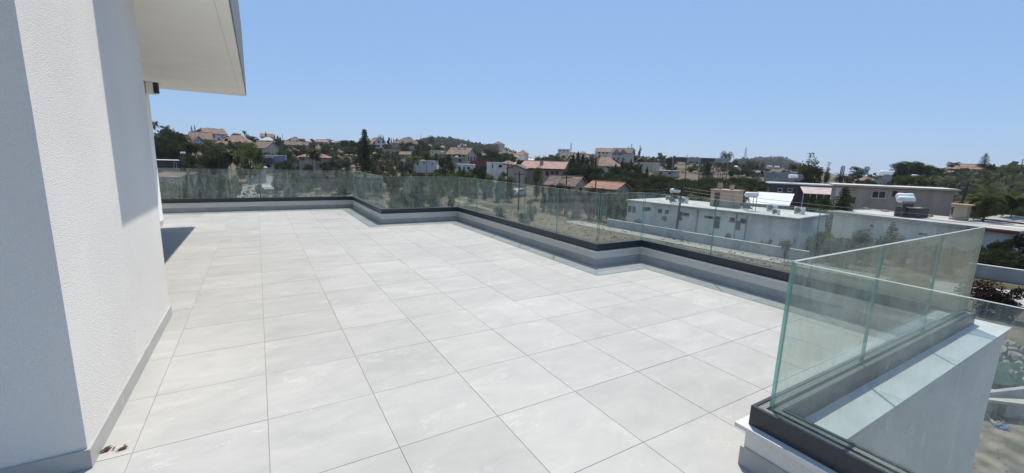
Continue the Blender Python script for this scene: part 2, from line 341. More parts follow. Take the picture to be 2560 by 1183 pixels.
for i in range(-7, 10):
    for j in range(-8, 20):
        x0, y0 = i*TS, j*TS; x1, y1 = x0+TS, y0+TS
        xs = sorted({x0, x1, *[c for c in (-4.2, 3.12, 5.03, 5.98, 2.81) if x0 < c < x1]}); ys = sorted({y0, y1, *[c for c in (-4.8, 12.0, 8.53, 3.32, -.46) if y0 < c < y1]})
        cells = [(a, b, c, d) for a, b in zip(xs[:-1], xs[1:]) for c, d in zip(ys[:-1], ys[1:]) if inside_floor((a+b)/2, (c+d)/2)]
        if not cells: continue
        if x1 < -1.25 or (x1 <= -.2 and 1.25 < y0 and y1 < 3.4) or y1 < -2.4: continue   # under the house, or behind the camera
        if len(cells) == (len(xs)-1)*(len(ys)-1) and len(cells) == 1:
            o = link('tile', full, FLOOR)
        else:
            mb = MB()
            for a, b, c, d in cells: mb.box(a-x0+(G if a == x0 else 0), b-x0-(G if b == x1 else 0), c-y0+(G if c == y0 else 0), d-y0-(G if d == y1 else 0), -.02, 0)
            o = mb.build('tile', M_TILE, FLOOR)
        o.location = (x0, y0, random.uniform(-.0003, .0004)); o.rotation_euler = (random.uniform(-.0009, .0009), random.uniform(-.0009, .0009), 0)
# plain tiled remainder behind the camera
back = MB().box(-4.2, 2.8, -4.8, -2.4, -.02, -.001); o = back.build('paving', M_TILE, FLOOR)

# ------------------------------------------------------------------ parapet, coping, skirting
def seg_pts(i, d, t0=None, t1=None):
    P = offset_poly(BASE, d); a, b = P[i], P[i+1]
    if t0 is None: return a, b
    A, B = BASE[i], BASE[i+1]; ln = math.hypot(B[0]-A[0], B[1]-A[1]); ux, uy = (B[0]-A[0])/ln, (B[1]-A[1])/ln
    nx, ny = -uy, ux
    q = lambda t: (A[0]+ux*t+nx*d, A[1]+uy*t+ny*d)
    return (a if t0 == 'a' else q(t0)), (b if t1 == 'b' else q(t1))
def strip(mb, i, d0, d1, z0, z1, t0=None, t1=None, m=0):
    a0, b0 = seg_pts(i, d0, t0, t1); a1, b1 = seg_pts(i, d1, t0, t1)
    return mb.prism([a0, b0, b1, a1], z0, z1, m)
par = empty('parapet_wall', (*BASE[7], 0), 0, 'low white rendered parapet with grey skirting and marble coping stepping round the terrace', 'parapet')
def unp(o, p):           # meshes are in world coordinates: undo the parent's offset
    if o.parent is p: o.matrix_parent_inverse = Matrix.Translation(-p.location)
    return o
NS = len(BASE)-1
for i in range(NS):
    ln = math.hypot(BASE[i+1][0]-BASE[i][0], BASE[i+1][1]-BASE[i][1])
    unp(strip(MB(), i, .012, .30, -6.9, .212).build('wall', M_RENDER, par), par)
    n = max(1, round(ln/.6)); st = ln/n
    for k in range(n):
        t0 = 'a' if k == 0 else k*st+.0015; t1 = 'b' if k == n-1 else (k+1)*st-.0015
        unp(strip(MB(), i, 0, .012, .001, .108+random.uniform(-.001, .001), t0, t1).build('skirting_tile', M_SKIRT, par), par)
    n = max(1, round(ln/1.05)); st = ln/n
    for k in range(n):
        t0 = 'a' if k == 0 else k*st+.0015; t1 = 'b' if k == n-1 else (k+1)*st-.0015
        unp(strip(MB(), i, -.028, .325, .2125, .235, t0, t1).build('coping_slab', M_MARBLE, par), par)
# ------------------------------------------------------------------ glass balustrade
bal = empty('glass_balustrade', (*BASE[7], .235), 0, 'frameless greenish glass balustrade held in a dark anthracite base channel', 'balustrade')
for i in range(NS):
    ln = math.hypot(BASE[i+1][0]-BASE[i][0], BASE[i+1][1]-BASE[i][1])
    ch = MB(); strip(ch, i, .017, .034, .2355, .340); strip(ch, i, .034, .117, .2355, .250); strip(ch, i, .117, .134, .2355, .340)
    unp(ch.build('base_channel', M_CHANNEL, bal), bal)
    gk = MB(); strip(gk, i, .0345, .0655, .251, .334); strip(gk, i, .0875, .1165, .251, .334); unp(gk.build('gasket', M_GASKET, bal), bal)
    # convex corners swing the glass line out: its own length differs from the base line
    a, b = seg_pts(i, .0765); gl = math.hypot(b[0]-a[0], b[1]-a[1]); n = max(1, round(gl/1.09)); st = gl/n
    ux, uy = (b[0]-a[0])/gl, (b[1]-a[1])/gl; nx, ny = -uy, ux; hw = .0088
    for k in range(n):
        s0 = k*st+.004 if k else .016; s1 = (k+1)*st-.004 if k < n-1 else gl-.016
        p = lambda s, w: (a[0]+ux*s+nx*w, a[1]+uy*s+ny*w)
        mb = MB(); q = [p(s0, -hw), p(s1, -hw), p(s1, hw), p(s0, hw)]; z0, z1 = .252, 1.10
        v = [(*c, z0) for c in q]+[(*c, z1) for c in q]
        mb.add(v, [(0, 1, 5, 4), (2, 3, 7, 6)], 0); mb.add(v, [(1, 2, 6, 5), (3, 0, 4, 7), (3, 2, 1, 0)], 1); mb.add(v, [(4, 5, 6, 7)], 2)
        unp(mb.build('glass_pane', [M_GLASS, M_EDGE, M_EDGE_TOP], bal), bal)
        # the interlayer of the laminated glass, a hairline inside the exposed edges
# ------------------------------------------------------------------ the house beside the terrace
hs = empty('white_house', (-.15, 1.19, 0), 0, 'white rendered house with corner wall, recessed side and deep flat roof overhang beside the terrace', 'house')
H = lambda mb, n, m, p=None, sm=False: unp(mb.build(n, m, p or hs, sm), hs) if p is None else mb.build(n, m, p, sm)
H(MB().box(-4.2, -.15, 1.17, 3.44, -.3, 4.6), 'wall', M_RENDER)
H(MB().box(-4.2, -1.14, 3.44, 9.80, -.3, 2.80), 'wall', M_SMOOTH)
H(MB().box(-4.2, -1.0, 9.55, 9.79, 0, 2.79), 'wall_end', M_SMOOTH) if False else None
ro = H(MB().box(-4.2, .515, 3.45, 10.515, 2.82, 4.3), 'roof', M_SMOOTH)
gv = MB().box(.404, .413, 3.3, 10.42, 2.8185, 2.8195); unp(gv.build('drip_groove', mat('groove_paint', (.74, .72, .68), .9), ro), hs)
unp(MB().box(-.148, .515, 3.06, 3.449, 2.82, 4.3).build('roof_end', M_SMOOTH, ro), hs)
fs = MB().box(.5155, .528, 3.06, 10.528, 2.85, 4.32).box(-4.2, .5155, 10.5155, 10.528, 2.85, 4.32); unp(fs.build('fascia', mat('grey_flashing', (.16, .165, .175), .6, .1, 3), ro), hs)
for k in range(4):
    y0 = 1.17+k*.6; H(MB().box(-.15, -.138, y0+.001 if k else 1.156, min(y0+.598, 3.45), .001, .098), 'skirting_tile', M_SKIRT)
for k in range(7):
    x1 = -.138-k*.6; H(MB().box(max(x1-.598, -4.2), x1 if k else -.15, 1.157, 1.169, .001, .098), 'skirting_tile', M_SKIRT)
H(MB().box(-1.14, -1.128, 9.1, 9.80, .001, .098), 'skirting_tile', M_SKIRT)
H(MB().box(-1.3, -1.122, 9.42, 9.80, .10, 2.80), 'corner_pilaster', M_SMOOTH)
dr = H(MB().box(-1.14, -1.10, 3.9, 3.97, .02, 2.4).box(-1.14, -1.10, 8.93, 9.0, .02, 2.4).box(-1.14, -1.10, 3.9, 9.0, 2.4, 2.47).box(-1.14, -1.10, 6.41, 6.49, .02, 2.4), 'sliding_door', M_CHANNEL)
unp(MB().box(-1.139, -1.12, 3.97, 6.41, .02, 2.4).build('pane', glass_material('window_glass', (.25, .28, .28), .05), dr), hs)
unp(MB().box(-1.139, -1.12, 6.49, 8.93, .02, 2.4).build('pane', bpy.data.materials['window_glass'], dr), hs)
lp = H(MB().box(-1.11, -.985, 9.50, 9.66, 2.60, 2.82), 'eave_lamp', M_SMOOTH)
unp(MB().box(-1.0, -.925, 9.50, 9.62, 2.62, 2.815).build('lamp_box', M_DARKBOX, lp), hs)
# dry leaf litter on the tiles by the corner
M_LEAF = mat('dry_leaf', (.12, .065, .02), .9, .5, 40)
for k, (lx, ly, n, lab) in enumerate(((265, 1128, 11, 'small heap of dry brown leaves against the house skirting'), (311, 1122, 8, 'smaller scrap of dry brown leaves out on the tile'))):
    c = onz(lx, ly, 0); mb = MB()
    for q in range(n):
        px_, py_ = c[0]+random.gauss(0, .013), c[1]+random.gauss(0, .009); a = random.uniform(.5, 1.1); l, w = random.uniform(.010, .02), random.uniform(.003, .006); zz = random.uniform(.001, .012)
        ca, sa = math.cos(a), math.sin(a)
        mb.add([(px_-ca*l, py_-sa*l, zz), (px_+sa*w, py_-ca*w, zz+.004), (px_+ca*l, py_+sa*l, zz+random.uniform(0, .012)), (px_-sa*w, py_+ca*w, zz+.006), (px_, py_, zz-.001)], [(0, 1, 2, 3), (0, 4, 1), (1, 4, 2), (2, 4, 3), (3, 4, 0)])
    tag(mb.build('leaf_litter', M_LEAF), lab, 'leaves')
#@@BACKGROUND
# ================================================================== vegetation meshes
def leaf_material(name, c0, c1, trans=.35):
    m = bpy.data.materials.new(name); m.use_nodes = True; nt = m.node_tree; N = nt.nodes; L = nt.links
    N.remove(N['Principled BSDF']); out = N['Material Output']
    tc = N.new('ShaderNodeNewGeometry'); oi = N.new('ShaderNodeObjectInfo')
    nz = N.new('ShaderNodeTexNoise'); nz.inputs['Scale'].default_value = .9; nz.inputs['Detail'].default_value = 6; L.new(tc.outputs['Position'], nz.inputs['Vector'])
    cr = N.new('ShaderNodeValToRGB'); e = cr.color_ramp.elements; e[0].position, e[1].position = .3, .72; e[0].color = (*c0, 1); e[1].color = (*c1, 1); L.new(nz.outputs['Fac'], cr.inputs[0])
    hs = N.new('ShaderNodeHueSaturation'); mr = N.new('ShaderNodeMapRange'); mr.inputs['To Min'].default_value = .75; mr.inputs['To Max'].default_value = 1.3; L.new(oi.outputs['Random'], mr.inputs[0]); L.new(mr.outputs[0], hs.inputs['Value'])
    mh = N.new('ShaderNodeMapRange'); mh.inputs['To Min'].default_value = .478; mh.inputs['To Max'].default_value = .515; L.new(oi.outputs['Random'], mh.inputs[0]); L.new(mh.outputs[0], hs.inputs['Hue'])
    L.new(cr.outputs[0], hs.inputs['Color'])
    d = N.new('ShaderNodeBsdfDiffuse'); t = N.new('ShaderNodeBsdfTranslucent'); L.new(hs.outputs[0], d.inputs[0]); L.new(hs.outputs[0], t.inputs[0])
    mx = N.new('ShaderNodeMixShader'); mx.inputs[0].default_value = trans; L.new(d.outputs[0], mx.inputs[1]); L.new(t.outputs[0], mx.inputs[2]); L.new(mx.outputs[0], out.inputs['Surface'])
    return m
LEAF = {
 'dark': leaf_material('leaf_dark', (.024, .034, .013), (.08, .092, .042)),
 'mid': leaf_material('leaf_mid', (.046, .06, .02), (.128, .142, .054)),
 'bright': leaf_material('leaf_bright', (.065, .088, .026), (.155, .175, .062)),
 'olive': leaf_material('leaf_olive', (.055, .06, .036), (.145, .142, .092)),
 'brown': leaf_material('leaf_brown', (.05, .042, .022), (.12, .095, .05)),
 'red': leaf_material('leaf_red', (.028, .018, .015), (.075, .045, .035)),
 'scrub': leaf_material('leaf_scrub', (.03, .03, .018), (.075, .068, .042)),
 'dry': leaf_material('leaf_dry', (.085, .065, .04), (.17, .135, .085)),
}
M_BARK = mat('bark', (.09, .065, .045), .95, .35, 9, bump=.5, bscale=20)
def quads_mesh(name, V, mats, mi=None):
    n = len(V)//4; me = bpy.data.meshes.new(name)
    me.vertices.add(len(V)); me.vertices.foreach_set('co', np.asarray(V, np.float32).ravel())
    me.loops.add(n*4); me.loops.foreach_set('vertex_index', np.arange(n*4, dtype=np.int32))
    me.polygons.add(n); me.polygons.foreach_set('loop_start', np.arange(0, n*4, 4, dtype=np.int32))
    for m in mats: me.materials.append(m)
    if mi is not None: me.polygons.foreach_set('material_index', np.asarray(mi, np.int32))
    me.update(calc_edges=True); me.validate(); return me
def leaf_quads(P, size, nrm=None, asp=.6):
    n = len(P); a = RNG.normal(size=(n, 3)); a /= np.linalg.norm(a, axis=1)[:, None]
    if nrm is not None:
        a = a*.8+nrm; a /= np.linalg.norm(a, axis=1)[:, None]
    b = np.cross(a, RNG.normal(size=(n, 3))); b /= np.linalg.norm(b, axis=1)[:, None]; c = np.cross(a, b)
    s = (size*RNG.uniform(.6, 1.4, n))[:, None]
    return np.stack([P-b*s, P-c*s*asp, P+b*s, P+c*s*asp], 1).reshape(-1, 3)
def crown_points(n, lobes):
    out = []; nr = []; w = np.array([l[3]**2 for l in lobes]); cnt = (n*w/w.sum()).astype(int)
    for (x, y, z, r), k in zip(lobes, cnt):
        d = RNG.normal(size=(k, 3)); d /= np.linalg.norm(d, axis=1)[:, None]; q = r*RNG.uniform(.35, 1.08, k)**.6
        out.append(np.array([x, y, z])+d*q[:, None]*np.array([1, 1, .85])); nr.append(d)
    return np.concatenate(out), np.concatenate(nr)
def make_broad(seed, n, size, low=.12, lob=16, rr=(.11, .2), flat=1.0):
    rg = np.random.default_rng(seed); L_ = []
    for k in range(lob):
        t = rg.uniform(0, 6.283); q = rg.uniform(0, .36)**1.0; z = rg.uniform(low+.14, .86)
        prof = math.sqrt(max(.06, 1-((z-.52)/.5)**2)); r = rg.uniform(*rr)
        L_.append((math.cos(t)*q*prof, math.sin(t)*q*prof, z*flat+(1-flat)*.6, r))
    P, nr = crown_points(n, L_); P[:, 2] = np.clip(P[:, 2], low*.5, 1.02); s = max(abs(P[:, :2]).max(), .3)/.5
    P[:, :2] /= s
    V = leaf_quads(P, size, nr); tr = MB(); tr.tube((0, 0, -.15), (0, 0, .35), .035, .024, 7)
    for l in L_[:7]: tr.tube((0, 0, .3), (l[0]/s, l[1]/s, l[2]), .02, .006, 5)
    return V, tr
def make_cypress(seed, n, size):
    rg = np.random.default_rng(seed); z = rg.uniform(.03, 1, n)**.9; r = .5*np.minimum(1, (1-z)*1.7+.05)*np.minimum(1, z*4+.3)*rg.uniform(.3, 1.0, n)**.45
    t = rg.uniform(0, 6.283, n); r *= 1+.22*np.sin(t*3+z*9)+.15*np.sin(t*7-z*23)
    P = np.stack([r*np.cos(t), r*np.sin(t), z], 1); nr = np.stack([np.cos(t), np.sin(t), .2+0*t], 1)
    return leaf_quads(P, size, nr, .4), MB().tube((0, 0, -.15), (0, 0, .8), .05, .015, 6)
def make_fir(seed, tiers, per, size, droop=.12, sparse=2.2):
    rg = np.random.default_rng(seed); Q = []; tr = MB().tube((0, 0, -.15), (0, 0, .98), .028, .004, 7)
    for k in range(tiers):
        z = .06+.92*(k/tiers)**.92; R_ = .5*(1-z)**.8*rg.uniform(.75, 1.05)+.02
        for j in range(per):
            t = 6.283*(j+rg.uniform(-.3, .3))/per+k*.7; L_ = R_*rg.uniform(.65, 1.1); m = max(4, int(46*sparse*L_/.5))
            s = rg.uniform(.05, 1, m); w = .22*L_*(1-s*.6)*rg.uniform(-1, 1, m)
            x = s*L_; zz = z-droop*L_*s**1.6+.10*L_*np.maximum(0, s-.75)+rg.normal(0, .008, m)
            P = np.stack([x*math.cos(t)-w*math.sin(t), x*math.sin(t)+w*math.cos(t), zz], 1); Q.append(P)
            if k < tiers*.8: tr.tube((0, 0, z), (math.cos(t)*L_*.8, math.sin(t)*L_*.8, z-droop*L_*.7), .006, .002, 4)
    P = np.concatenate(Q); return leaf_quads(P, size, np.array([[0, 0, .9]]), .45), tr
def make_palm(seed, fronds, flen, skirt, trunk_r, crown_z=.80, fan=True):
    rg = np.random.default_rng(seed); V = []; mi = []; tr = MB().tube((0, 0, -.15), (0, 0, crown_z), trunk_r*1.15, trunk_r*.8, 9)
    def frond(t, el, L_, dry):
        n = 7; pts = []
        for i in range(n+1):
            s = i/n; e = el-s*s*(1.25 if fan else 1.7); pts.append((s*L_*max(.25, math.cos(el*.6)), e))
        x, z = 0., 0.; line = [(0, 0)]
        for i in range(n):
            e = el-((i+.5)/n)**1.5*(1.3 if fan else 1.9); x += L_/n*math.cos(e); z += L_/n*math.sin(e); line.append((x, z))
        ct, st = math.cos(t), math.sin(t)
        for i in range(1, n):
            for sg in (-1, 1):
                for q in range(2):
                    x0, z0 = line[i]; x1, z1 = line[i+1]; f = q*.5; bx, bz = x0+(x1-x0)*f, z0+(z1-z0)*f
                    wl = L_*(.30 if fan else .22)*(1-abs(i/n-.45))*rg.uniform(.8, 1.15); dx = wl*.55
                    p = [(bx, 0, bz), (bx+L_/n*.42, 0, bz), (bx+L_/n*.30+dx, sg*wl, bz-wl*.35), (bx+dx, sg*wl*.96, bz-wl*.38)]
                    for a, b, c in p: V.append((a*ct-b*st, a*st+b*ct, crown_z+c))
                    mi.append(1 if dry else 0)
        for i in range(n):     # rib
            for a, b, c in [(line[i][0], -.004, line[i][1]), (line[i][0], .004, line[i][1]), (line[i+1][0], .003, line[i+1][1]), (line[i+1][0], -.003, line[i+1][1])]: V.append((a*ct-b*st, a*st+b*ct, crown_z+c))
            mi.append(1 if dry else 0)
    for k in range(fronds): frond(rg.uniform(0, 6.283), rg.uniform(-.35, 1.25), flen*rg.uniform(.8, 1.1), False)
    for k in range(skirt): frond(rg.uniform(0, 6.283), rg.uniform(-1.45, -.8), flen*rg.uniform(.7, 1.0), True)
    V = np.array(V, float); rmax = np.percentile(np.hypot(V[:, 0], V[:, 1]), 97); V[:, :2] *= .5/rmax; return V, tr, mi
def make_loose(seed, stems, n, size):
    rg = np.random.default_rng(seed); tr = MB(); Q = []
    for k in range(stems):
        t = rg.uniform(0, 6.283); r = rg.uniform(.05, .4); zt = rg.uniform(.6, 1.0); p0 = (0, 0, -.1 if k == 0 else .15); mid = (math.cos(t)*r*.4, math.sin(t)*r*.4, zt*.55); top = (math.cos(t)*r, math.sin(t)*r, zt)
        tr.tube(p0, mid, .02, .012, 5); tr.tube(mid, top, .012, .003, 5)
        for c in range(4):
            s = rg.uniform(.25, 1); cc = np.array(mid)*(1-s)+np.array(top)*s; P = cc+rg.normal(0, .05, (n//stems//4, 3)); Q.append(P)
    P = np.concatenate(Q); P[:, 2] = np.clip(P[:, 2], .1, 1.0); return leaf_quads(P, size), tr
def make_bush(seed, n, size):
    V, tr = make_broad(seed, n, size, low=.0, lob=14, rr=(.16, .26)); V[:, 2] = np.maximum(V[:, 2]*1.0-.02, -.05); return V, tr
SHAPES = {}
def reg(kind, builds): SHAPES[kind] = builds
reg('oak', [make_broad(11, 4200, .021), make_broad(12, 4200, .022, low=.05), make_broad(13, 3800, .021, lob=20, rr=(.09, .17)), make_broad(14, 4200, .020, low=.02, lob=22)])
reg('pine', [make_broad(21, 2600, .022, low=.5, lob=12, rr=(.12, .2), flat=.55)])
reg('bush', [make_bush(31, 2600, .032), make_bush(32, 2600, .034), make_bush(33, 2200, .036)])
reg('cyp', [make_cypress(41, 2600, .03), make_cypress(42, 2600, .032)])
reg('fir', [make_fir(51, 21, 11, .020), make_fir(52, 14, 9, .019, .2, 1.8)])
reg('spike', [make_fir(53, 20, 6, .012, .05, .7)])
reg('palm', [make_palm(61, 34, .22, 22, .022), make_palm(62, 30, .24, 16, .02, .8)])
reg('date', [make_palm(63, 36, .36, 8, .035, .72, False)])
reg('cycad', [make_palm(64, 30, .7, 4, .06, .30, False)])
reg('loose', [make_loose(71, 9, 1700, .02), make_loose(72, 7, 1200, .022)])
_MC = {}
def shape_mesh(kind, var, leaf):
    k = (kind, var, leaf)
    if k not in _MC:
        b = SHAPES[kind][var]; mats = [LEAF[leaf]] + ([LEAF['dry']] if len(b) > 2 else [])
        _MC[k] = quads_mesh('crown', b[0], mats, b[2] if len(b) > 2 else None)
    if (kind, var) not in _MC: _MC[(kind, var)] = SHAPES[kind][var][1].mesh('trunk', M_BARK)
    return _MC[k], _MC[(kind, var)]
NAME = {'oak': 'broadleaf_tree', 'pine': 'umbrella_pine', 'bush': 'shrub', 'cyp': 'cypress_tree', 'fir': 'conifer_tree', 'spike': 'slender_conifer', 'palm': 'fan_palm', 'date': 'date_palm', 'cycad': 'cycad', 'loose': 'sparse_tree'}
CAT = {'bush': 'shrub', 'palm': 'palm', 'date': 'palm', 'cycad': 'palm'}
def plant(kind, leaf, px, top, w, D, label, group=None, var=None, rz=None, zb=None):
    p = at(px, top, D); z = tz(p[0], p[1]) if zb is None else zb; h = max(.5, p[2]-z); wm = w*mpp(px, top, D)
    var = random.randrange(len(SHAPES[kind])) if var is None else var; cm, tm = shape_mesh(kind, var, leaf)
    e = empty(NAME[kind], (p[0], p[1], z), random.uniform(0, 6.28) if rz is None else rz, label, CAT.get(kind, 'tree'), group); e.scale = (wm, wm, h)
    link('trunk', tm, e); link('crown', cm, e); return e
def grove(kind, leaf, label, group, items):
    for it in items: plant(kind, leaf, *it, label=label, group=group)

# ================================================================== houses
M_TERRA = mat('terracotta_roof', (.255, .15, .10), .85, .3, 1.2, rnd=.12, wave=(2.6, 'X', .6), col2=(.33, .225, .165))
M_TERRA_OLD = mat('weathered_roof', (.17, .115, .09), .9, .3, 1.4, rnd=.1, wave=(2.6, 'X', .6), col2=(.235, .175, .14))
M_CONC = mat('roof_screed', (.56, .55, .52), .9, .18, .8, detail=8)
M_WIN = mat('dark_window', (.022, .026, .032), .12, spec=.6)
M_FRAME = mat('white_frame', (.62, .62, .60), .6)
M_FRAMEB = mat('brown_frame', (.10, .06, .04), .6)
WALL = {n: mat('wall_'+n, c, .9, .15, .9, bump=.25, bscale=25, rnd=.04, detail=9, stretch=(1, 1, .22)) for n, c in {
 'white': (.67, .625, .56), 'cream': (.47, .415, .33), 'beige': (.45, .345, .26), 'grey': (.35, .345, .335), 'blue': (.26, .30, .36), 'green': (.42, .46, .42), 'stone': (.38, .34, .27), 'dark': (.085, .072, .068), 'maroon': (.16, .045, .04), 'yellow': (.60, .50, .30), 'plum': (.10, .07, .075), 'pink': (.50, .40, .36)}.items()}
def slab(mb, a, b, c, d, th, m=0):        # roof plane a-b-c-d with thickness
    a, b, c, d = map(Vector, (a, b, c, d)); n = (b-a).cross(d-a).normalized()*th
    v = [a, b, c, d, a-n, b-n, c-n, d-n]
    mb.add(v, [(0, 1, 2, 3), (7, 6, 5, 4), (0, 4, 5, 1), (1, 5, 6, 2), (2, 6, 7, 3), (3, 7, 4, 0)], m)
class House:
    def __init__(s, name, label, pl, pr, eave, D0, D1, dep, wall, cat='house', group=None, zbase=None):
        A, B = at(pl, eave, D0), at(pr, eave, D1); z = A[2]; s.A, s.B = A, B
        d = np.array([B[0]-A[0], B[1]-A[1]]); s.w = float(np.hypot(*d)); s.rz = math.atan2(d[1], d[0]); ux = d/s.w; s.ux = ux; s.nx = np.array([-ux[1], ux[0]])
        s.dep = dep; cs = [A[:2], B[:2], B[:2]+s.nx*dep, A[:2]+s.nx*dep]
        zb = min(tz(*c) for c in cs)-.3 if zbase is None else zbase
        zb = min(zb, z-2.4); s.h = float(z-zb); s.z = z; s.zb = zb
        s.e = empty(name, (A[0], A[1], zb), s.rz, label, cat, group); s.wm = wall
        MB().box(0, s.w, 0, dep, 0, s.h).build('wall', WALL[wall], s.e)
    def loc(s, px, py, dy=0.0):            # picture point on the front plane -> (x, z)
        q = (s.A[0]+s.nx[0]*dy, s.A[1]+s.nx[1]*dy, s.z); P = onplane(px, py, (s.nx[0], s.nx[1], 0), q)
        return float((P[:2]-s.A[:2]) @ s.ux), float(P[2]-s.zb)
    def win(s, px, py, w, h, frame=None, door=False, dy=0.0):
        x0, z1 = s.loc(px-w/2, py-h/2, dy); x1, z0 = s.loc(px+w/2, py+h/2, dy); s.rect(x0, x1, z0, z1, frame, door, dy)
    def rect(s, x0, x1, z0, z1, frame=None, door=False, dy=0.0):
        fm = frame or M_FRAME; t = min(.07, (x1-x0)*.14); y = dy-.035
        f = MB().box(x0, x1, y, dy-.001, z0, z0+t).box(x0, x1, y, dy-.001, z1-t, z1).box(x0, x0+t, y, dy-.001, z0+t, z1-t).box(x1-t, x1, y, dy-.001, z0+t, z1-t)
        if x1-x0 > 1.3: f.box((x0+x1)/2-t/2, (x0+x1)/2+t/2, y, dy-.001, z0+t, z1-t)
        if not door: f.box(x0-.06, x1+.06, dy-.10, dy-.002, z0-.06, z0-.002)
        o = f.build('door' if door else 'window', fm, s.e)
        MB().box(x0+t, x1-t, dy-.018, dy-.004, z0+t, z1-t).build('pane', M_WIN, o)
    def side(s, which, y0, y1, z0, z1, frame=None):
        x = s.w if which == 'R' else 0.0; g = 1 if which == 'R' else -1; t = .06; a, b = sorted((x+g*.002, x+g*.036))
        f = MB().box(a, b, y0, y1, z0, z0+t).box(a, b, y0, y1, z1-t, z1).box(a, b, y0, y0+t, z0+t, z1-t).box(a, b, y1-t, y1, z0+t, z1-t)
        o = f.build('window', frame or M_FRAME, s.e); a, b = sorted((x+g*.004, x+g*.018)); MB().box(a, b, y0+t, y1-t, z0+t, z1-t).build('pane', M_WIN, o)
    def gable_x(s, ridge, m=None, ov=.45, th=.16):      # ridge parallel to the front
        zr = s._ridge(ridge, s.dep/2); h, w, d = s.h, s.w, s.dep; k = (zr-h)/(d/2); lo = h-ov*k; r = MB()
        slab(r, (-ov, -ov, lo+.02), (w+ov, -ov, lo+.02), (w+ov, d/2, zr+.02), (-ov, d/2, zr+.02), th); slab(r, (w+ov, d+ov, lo+.02), (-ov, d+ov, lo+.02), (-ov, d/2, zr+.02), (w+ov, d/2, zr+.02), th)
        o = r.build('roof', m or M_TERRA, s.e)
        for x in (0.0, w-.2): MB().add([(x, 0, h), (x, d, h), (x, d/2, zr-.13), (x+.2, 0, h), (x+.2, d, h), (x+.2, d/2, zr-.13)], [(0, 2, 1), (3, 4, 5), (0, 3, 5, 2), (1, 2, 5, 4)]).build('gable', WALL[s.wm], s.e)
        MB().tube((-ov, d/2, zr+.04), (w+ov, d/2, zr+.04), .09, .09, 6).build('ridge_cap', m or M_TERRA, o); return o
    def gable_y(s, ridge, m=None, ov=.4, th=.16, x0=0.0, x1=None, y1=None, name='roof', bargeboard=None):      # gable end faces the viewer
        x1 = s.w if x1 is None else x1; y1 = s.dep if y1 is None else y1; zr = s._ridge(ridge, 0); h = s.h; c = (x0+x1)/2; k = (zr-h)/((x1-x0)/2); lo = h-ov*k; r = MB()
        slab(r, (x0-ov, -ov, lo), (c, -ov, zr), (c, y1+ov, zr), (x0-ov, y1+ov, lo), -th); slab(r, (c, -ov, zr), (x1+ov, -ov, lo), (x1+ov, y1+ov, lo), (c, y1+ov, zr), -th)
        o = r.build(name, m or M_TERRA, s.e)
        MB().add([(x0, 0, h), (x1, 0, h), (c, 0, zr-.02), (x0, .2, h), (x1, .2, h), (c, .2, zr-.02)], [(0, 1, 2), (4, 3, 5), (0, 2, 5, 3), (1, 4, 5, 2)]).build('gable', WALL[s.wm], s.e); return o
    def hip(s, ridge, m=None, ov=.5):
        zr = s._ridge(ridge, s.dep/2); h, w, d = s.h, s.w, s.dep; q = min(d/2, w*.38); k = (zr-h)/(d/2); lo = h-.02-ov*k*.6
        v = [(-ov, -ov, lo), (w+ov, -ov, lo), (w+ov, d+ov, lo), (-ov, d+ov, lo), (q, d/2, zr), (w-q, d/2, zr)]; v += [(a, b, c-.14) for a, b, c in v[:4]]
        o = MB().add(v, [(0, 1, 5, 4), (2, 3, 4, 5), (1, 2, 5), (3, 0, 4), (9, 8, 7, 6), (0, 6, 7, 1), (1, 7, 8, 2), (2, 8, 9, 3), (3, 9, 6, 0)]).build('roof', m or M_TERRA, s.e)
        MB().tube((q-.1, d/2, zr+.03), (w-q+.1, d/2, zr+.03), .09, .09, 6).build('ridge_cap', m or M_TERRA, o); return o
    def _ridge(s, py, dy):
        c = (s.A[:2]+s.B[:2])/2+s.nx*dy; best = None
        D = math.hypot(c[0]-CAM[0], c[1]-CAM[1]); px = project((c[0], c[1], s.z))[0]
        return max(s.h+.25, float(at(px, py, D)[2]-s.zb))
    def flat(s, th=.22, ov=.35, m=None, edge=None, par=0.0):
        o = MB().box(-ov, s.w+ov, -ov, s.dep+ov, s.h-.02, s.h+th-.02).build('roof_slab', edge or WALL[s.wm], s.e)
        MB().box(-ov+.12, s.w+ov-.12, -ov+.12, s.dep+ov-.12, s.h+th-.02, s.h+th+.012).build('roof_screed', m or M_CONC, o)
        if par:
            b = MB(); t = .15; z0, z1 = s.h+th-.02, s.h+th+par; b.box(-ov, s.w+ov, -ov, -ov+t, z0, z1).box(-ov, s.w+ov, s.dep+ov-t, s.dep+ov, z0, z1).box(-ov, -ov+t, -ov+t, s.dep+ov-t, z0, z1).box(s.w+ov-t, s.w+ov, -ov+t, s.dep+ov-t, z0, z1); b.build('roof_parapet', edge or WALL[s.wm], s.e)
        s.top = s.zb+s.h+th; return o
    def part(s, mb, name, m): return mb.build(name, m, s.e)
    def chimney(s, x, y, z0, z1, w=.55):
        return MB().box(x-w/2, x+w/2, y-w/2, y+w/2, z0, z1).box(x-w/2-.08, x+w/2+.08, y-w/2-.08, y+w/2+.08, z1, z1+.12).build('chimney', WALL[s.wm], s.e)
    def world(s, x, y, z): return (s.A[0]+s.ux[0]*x+s.nx[0]*y, s.A[1]+s.ux[1]*x+s.nx[1]*y, s.zb+z)
def project(X):
    d = np.array(X, float)-CAM; z = d @ AX_F; return 1280+FPX*(d @ AX_R)/z, 591.5-FPX*(d @ AX_U)/z
def hit(px, py):
    d = ray(px, py); l = math.hypot(d[0], d[1]); t = np.geomspace(15, 3000, 4000)/l; X = CAM[None]+d[None]*t[:, None]
    b = X[:, 2] < terrain(X[:, 0], X[:, 1]); i = int(np.argmax(b)) if b.any() else len(t)-1; return X[i]

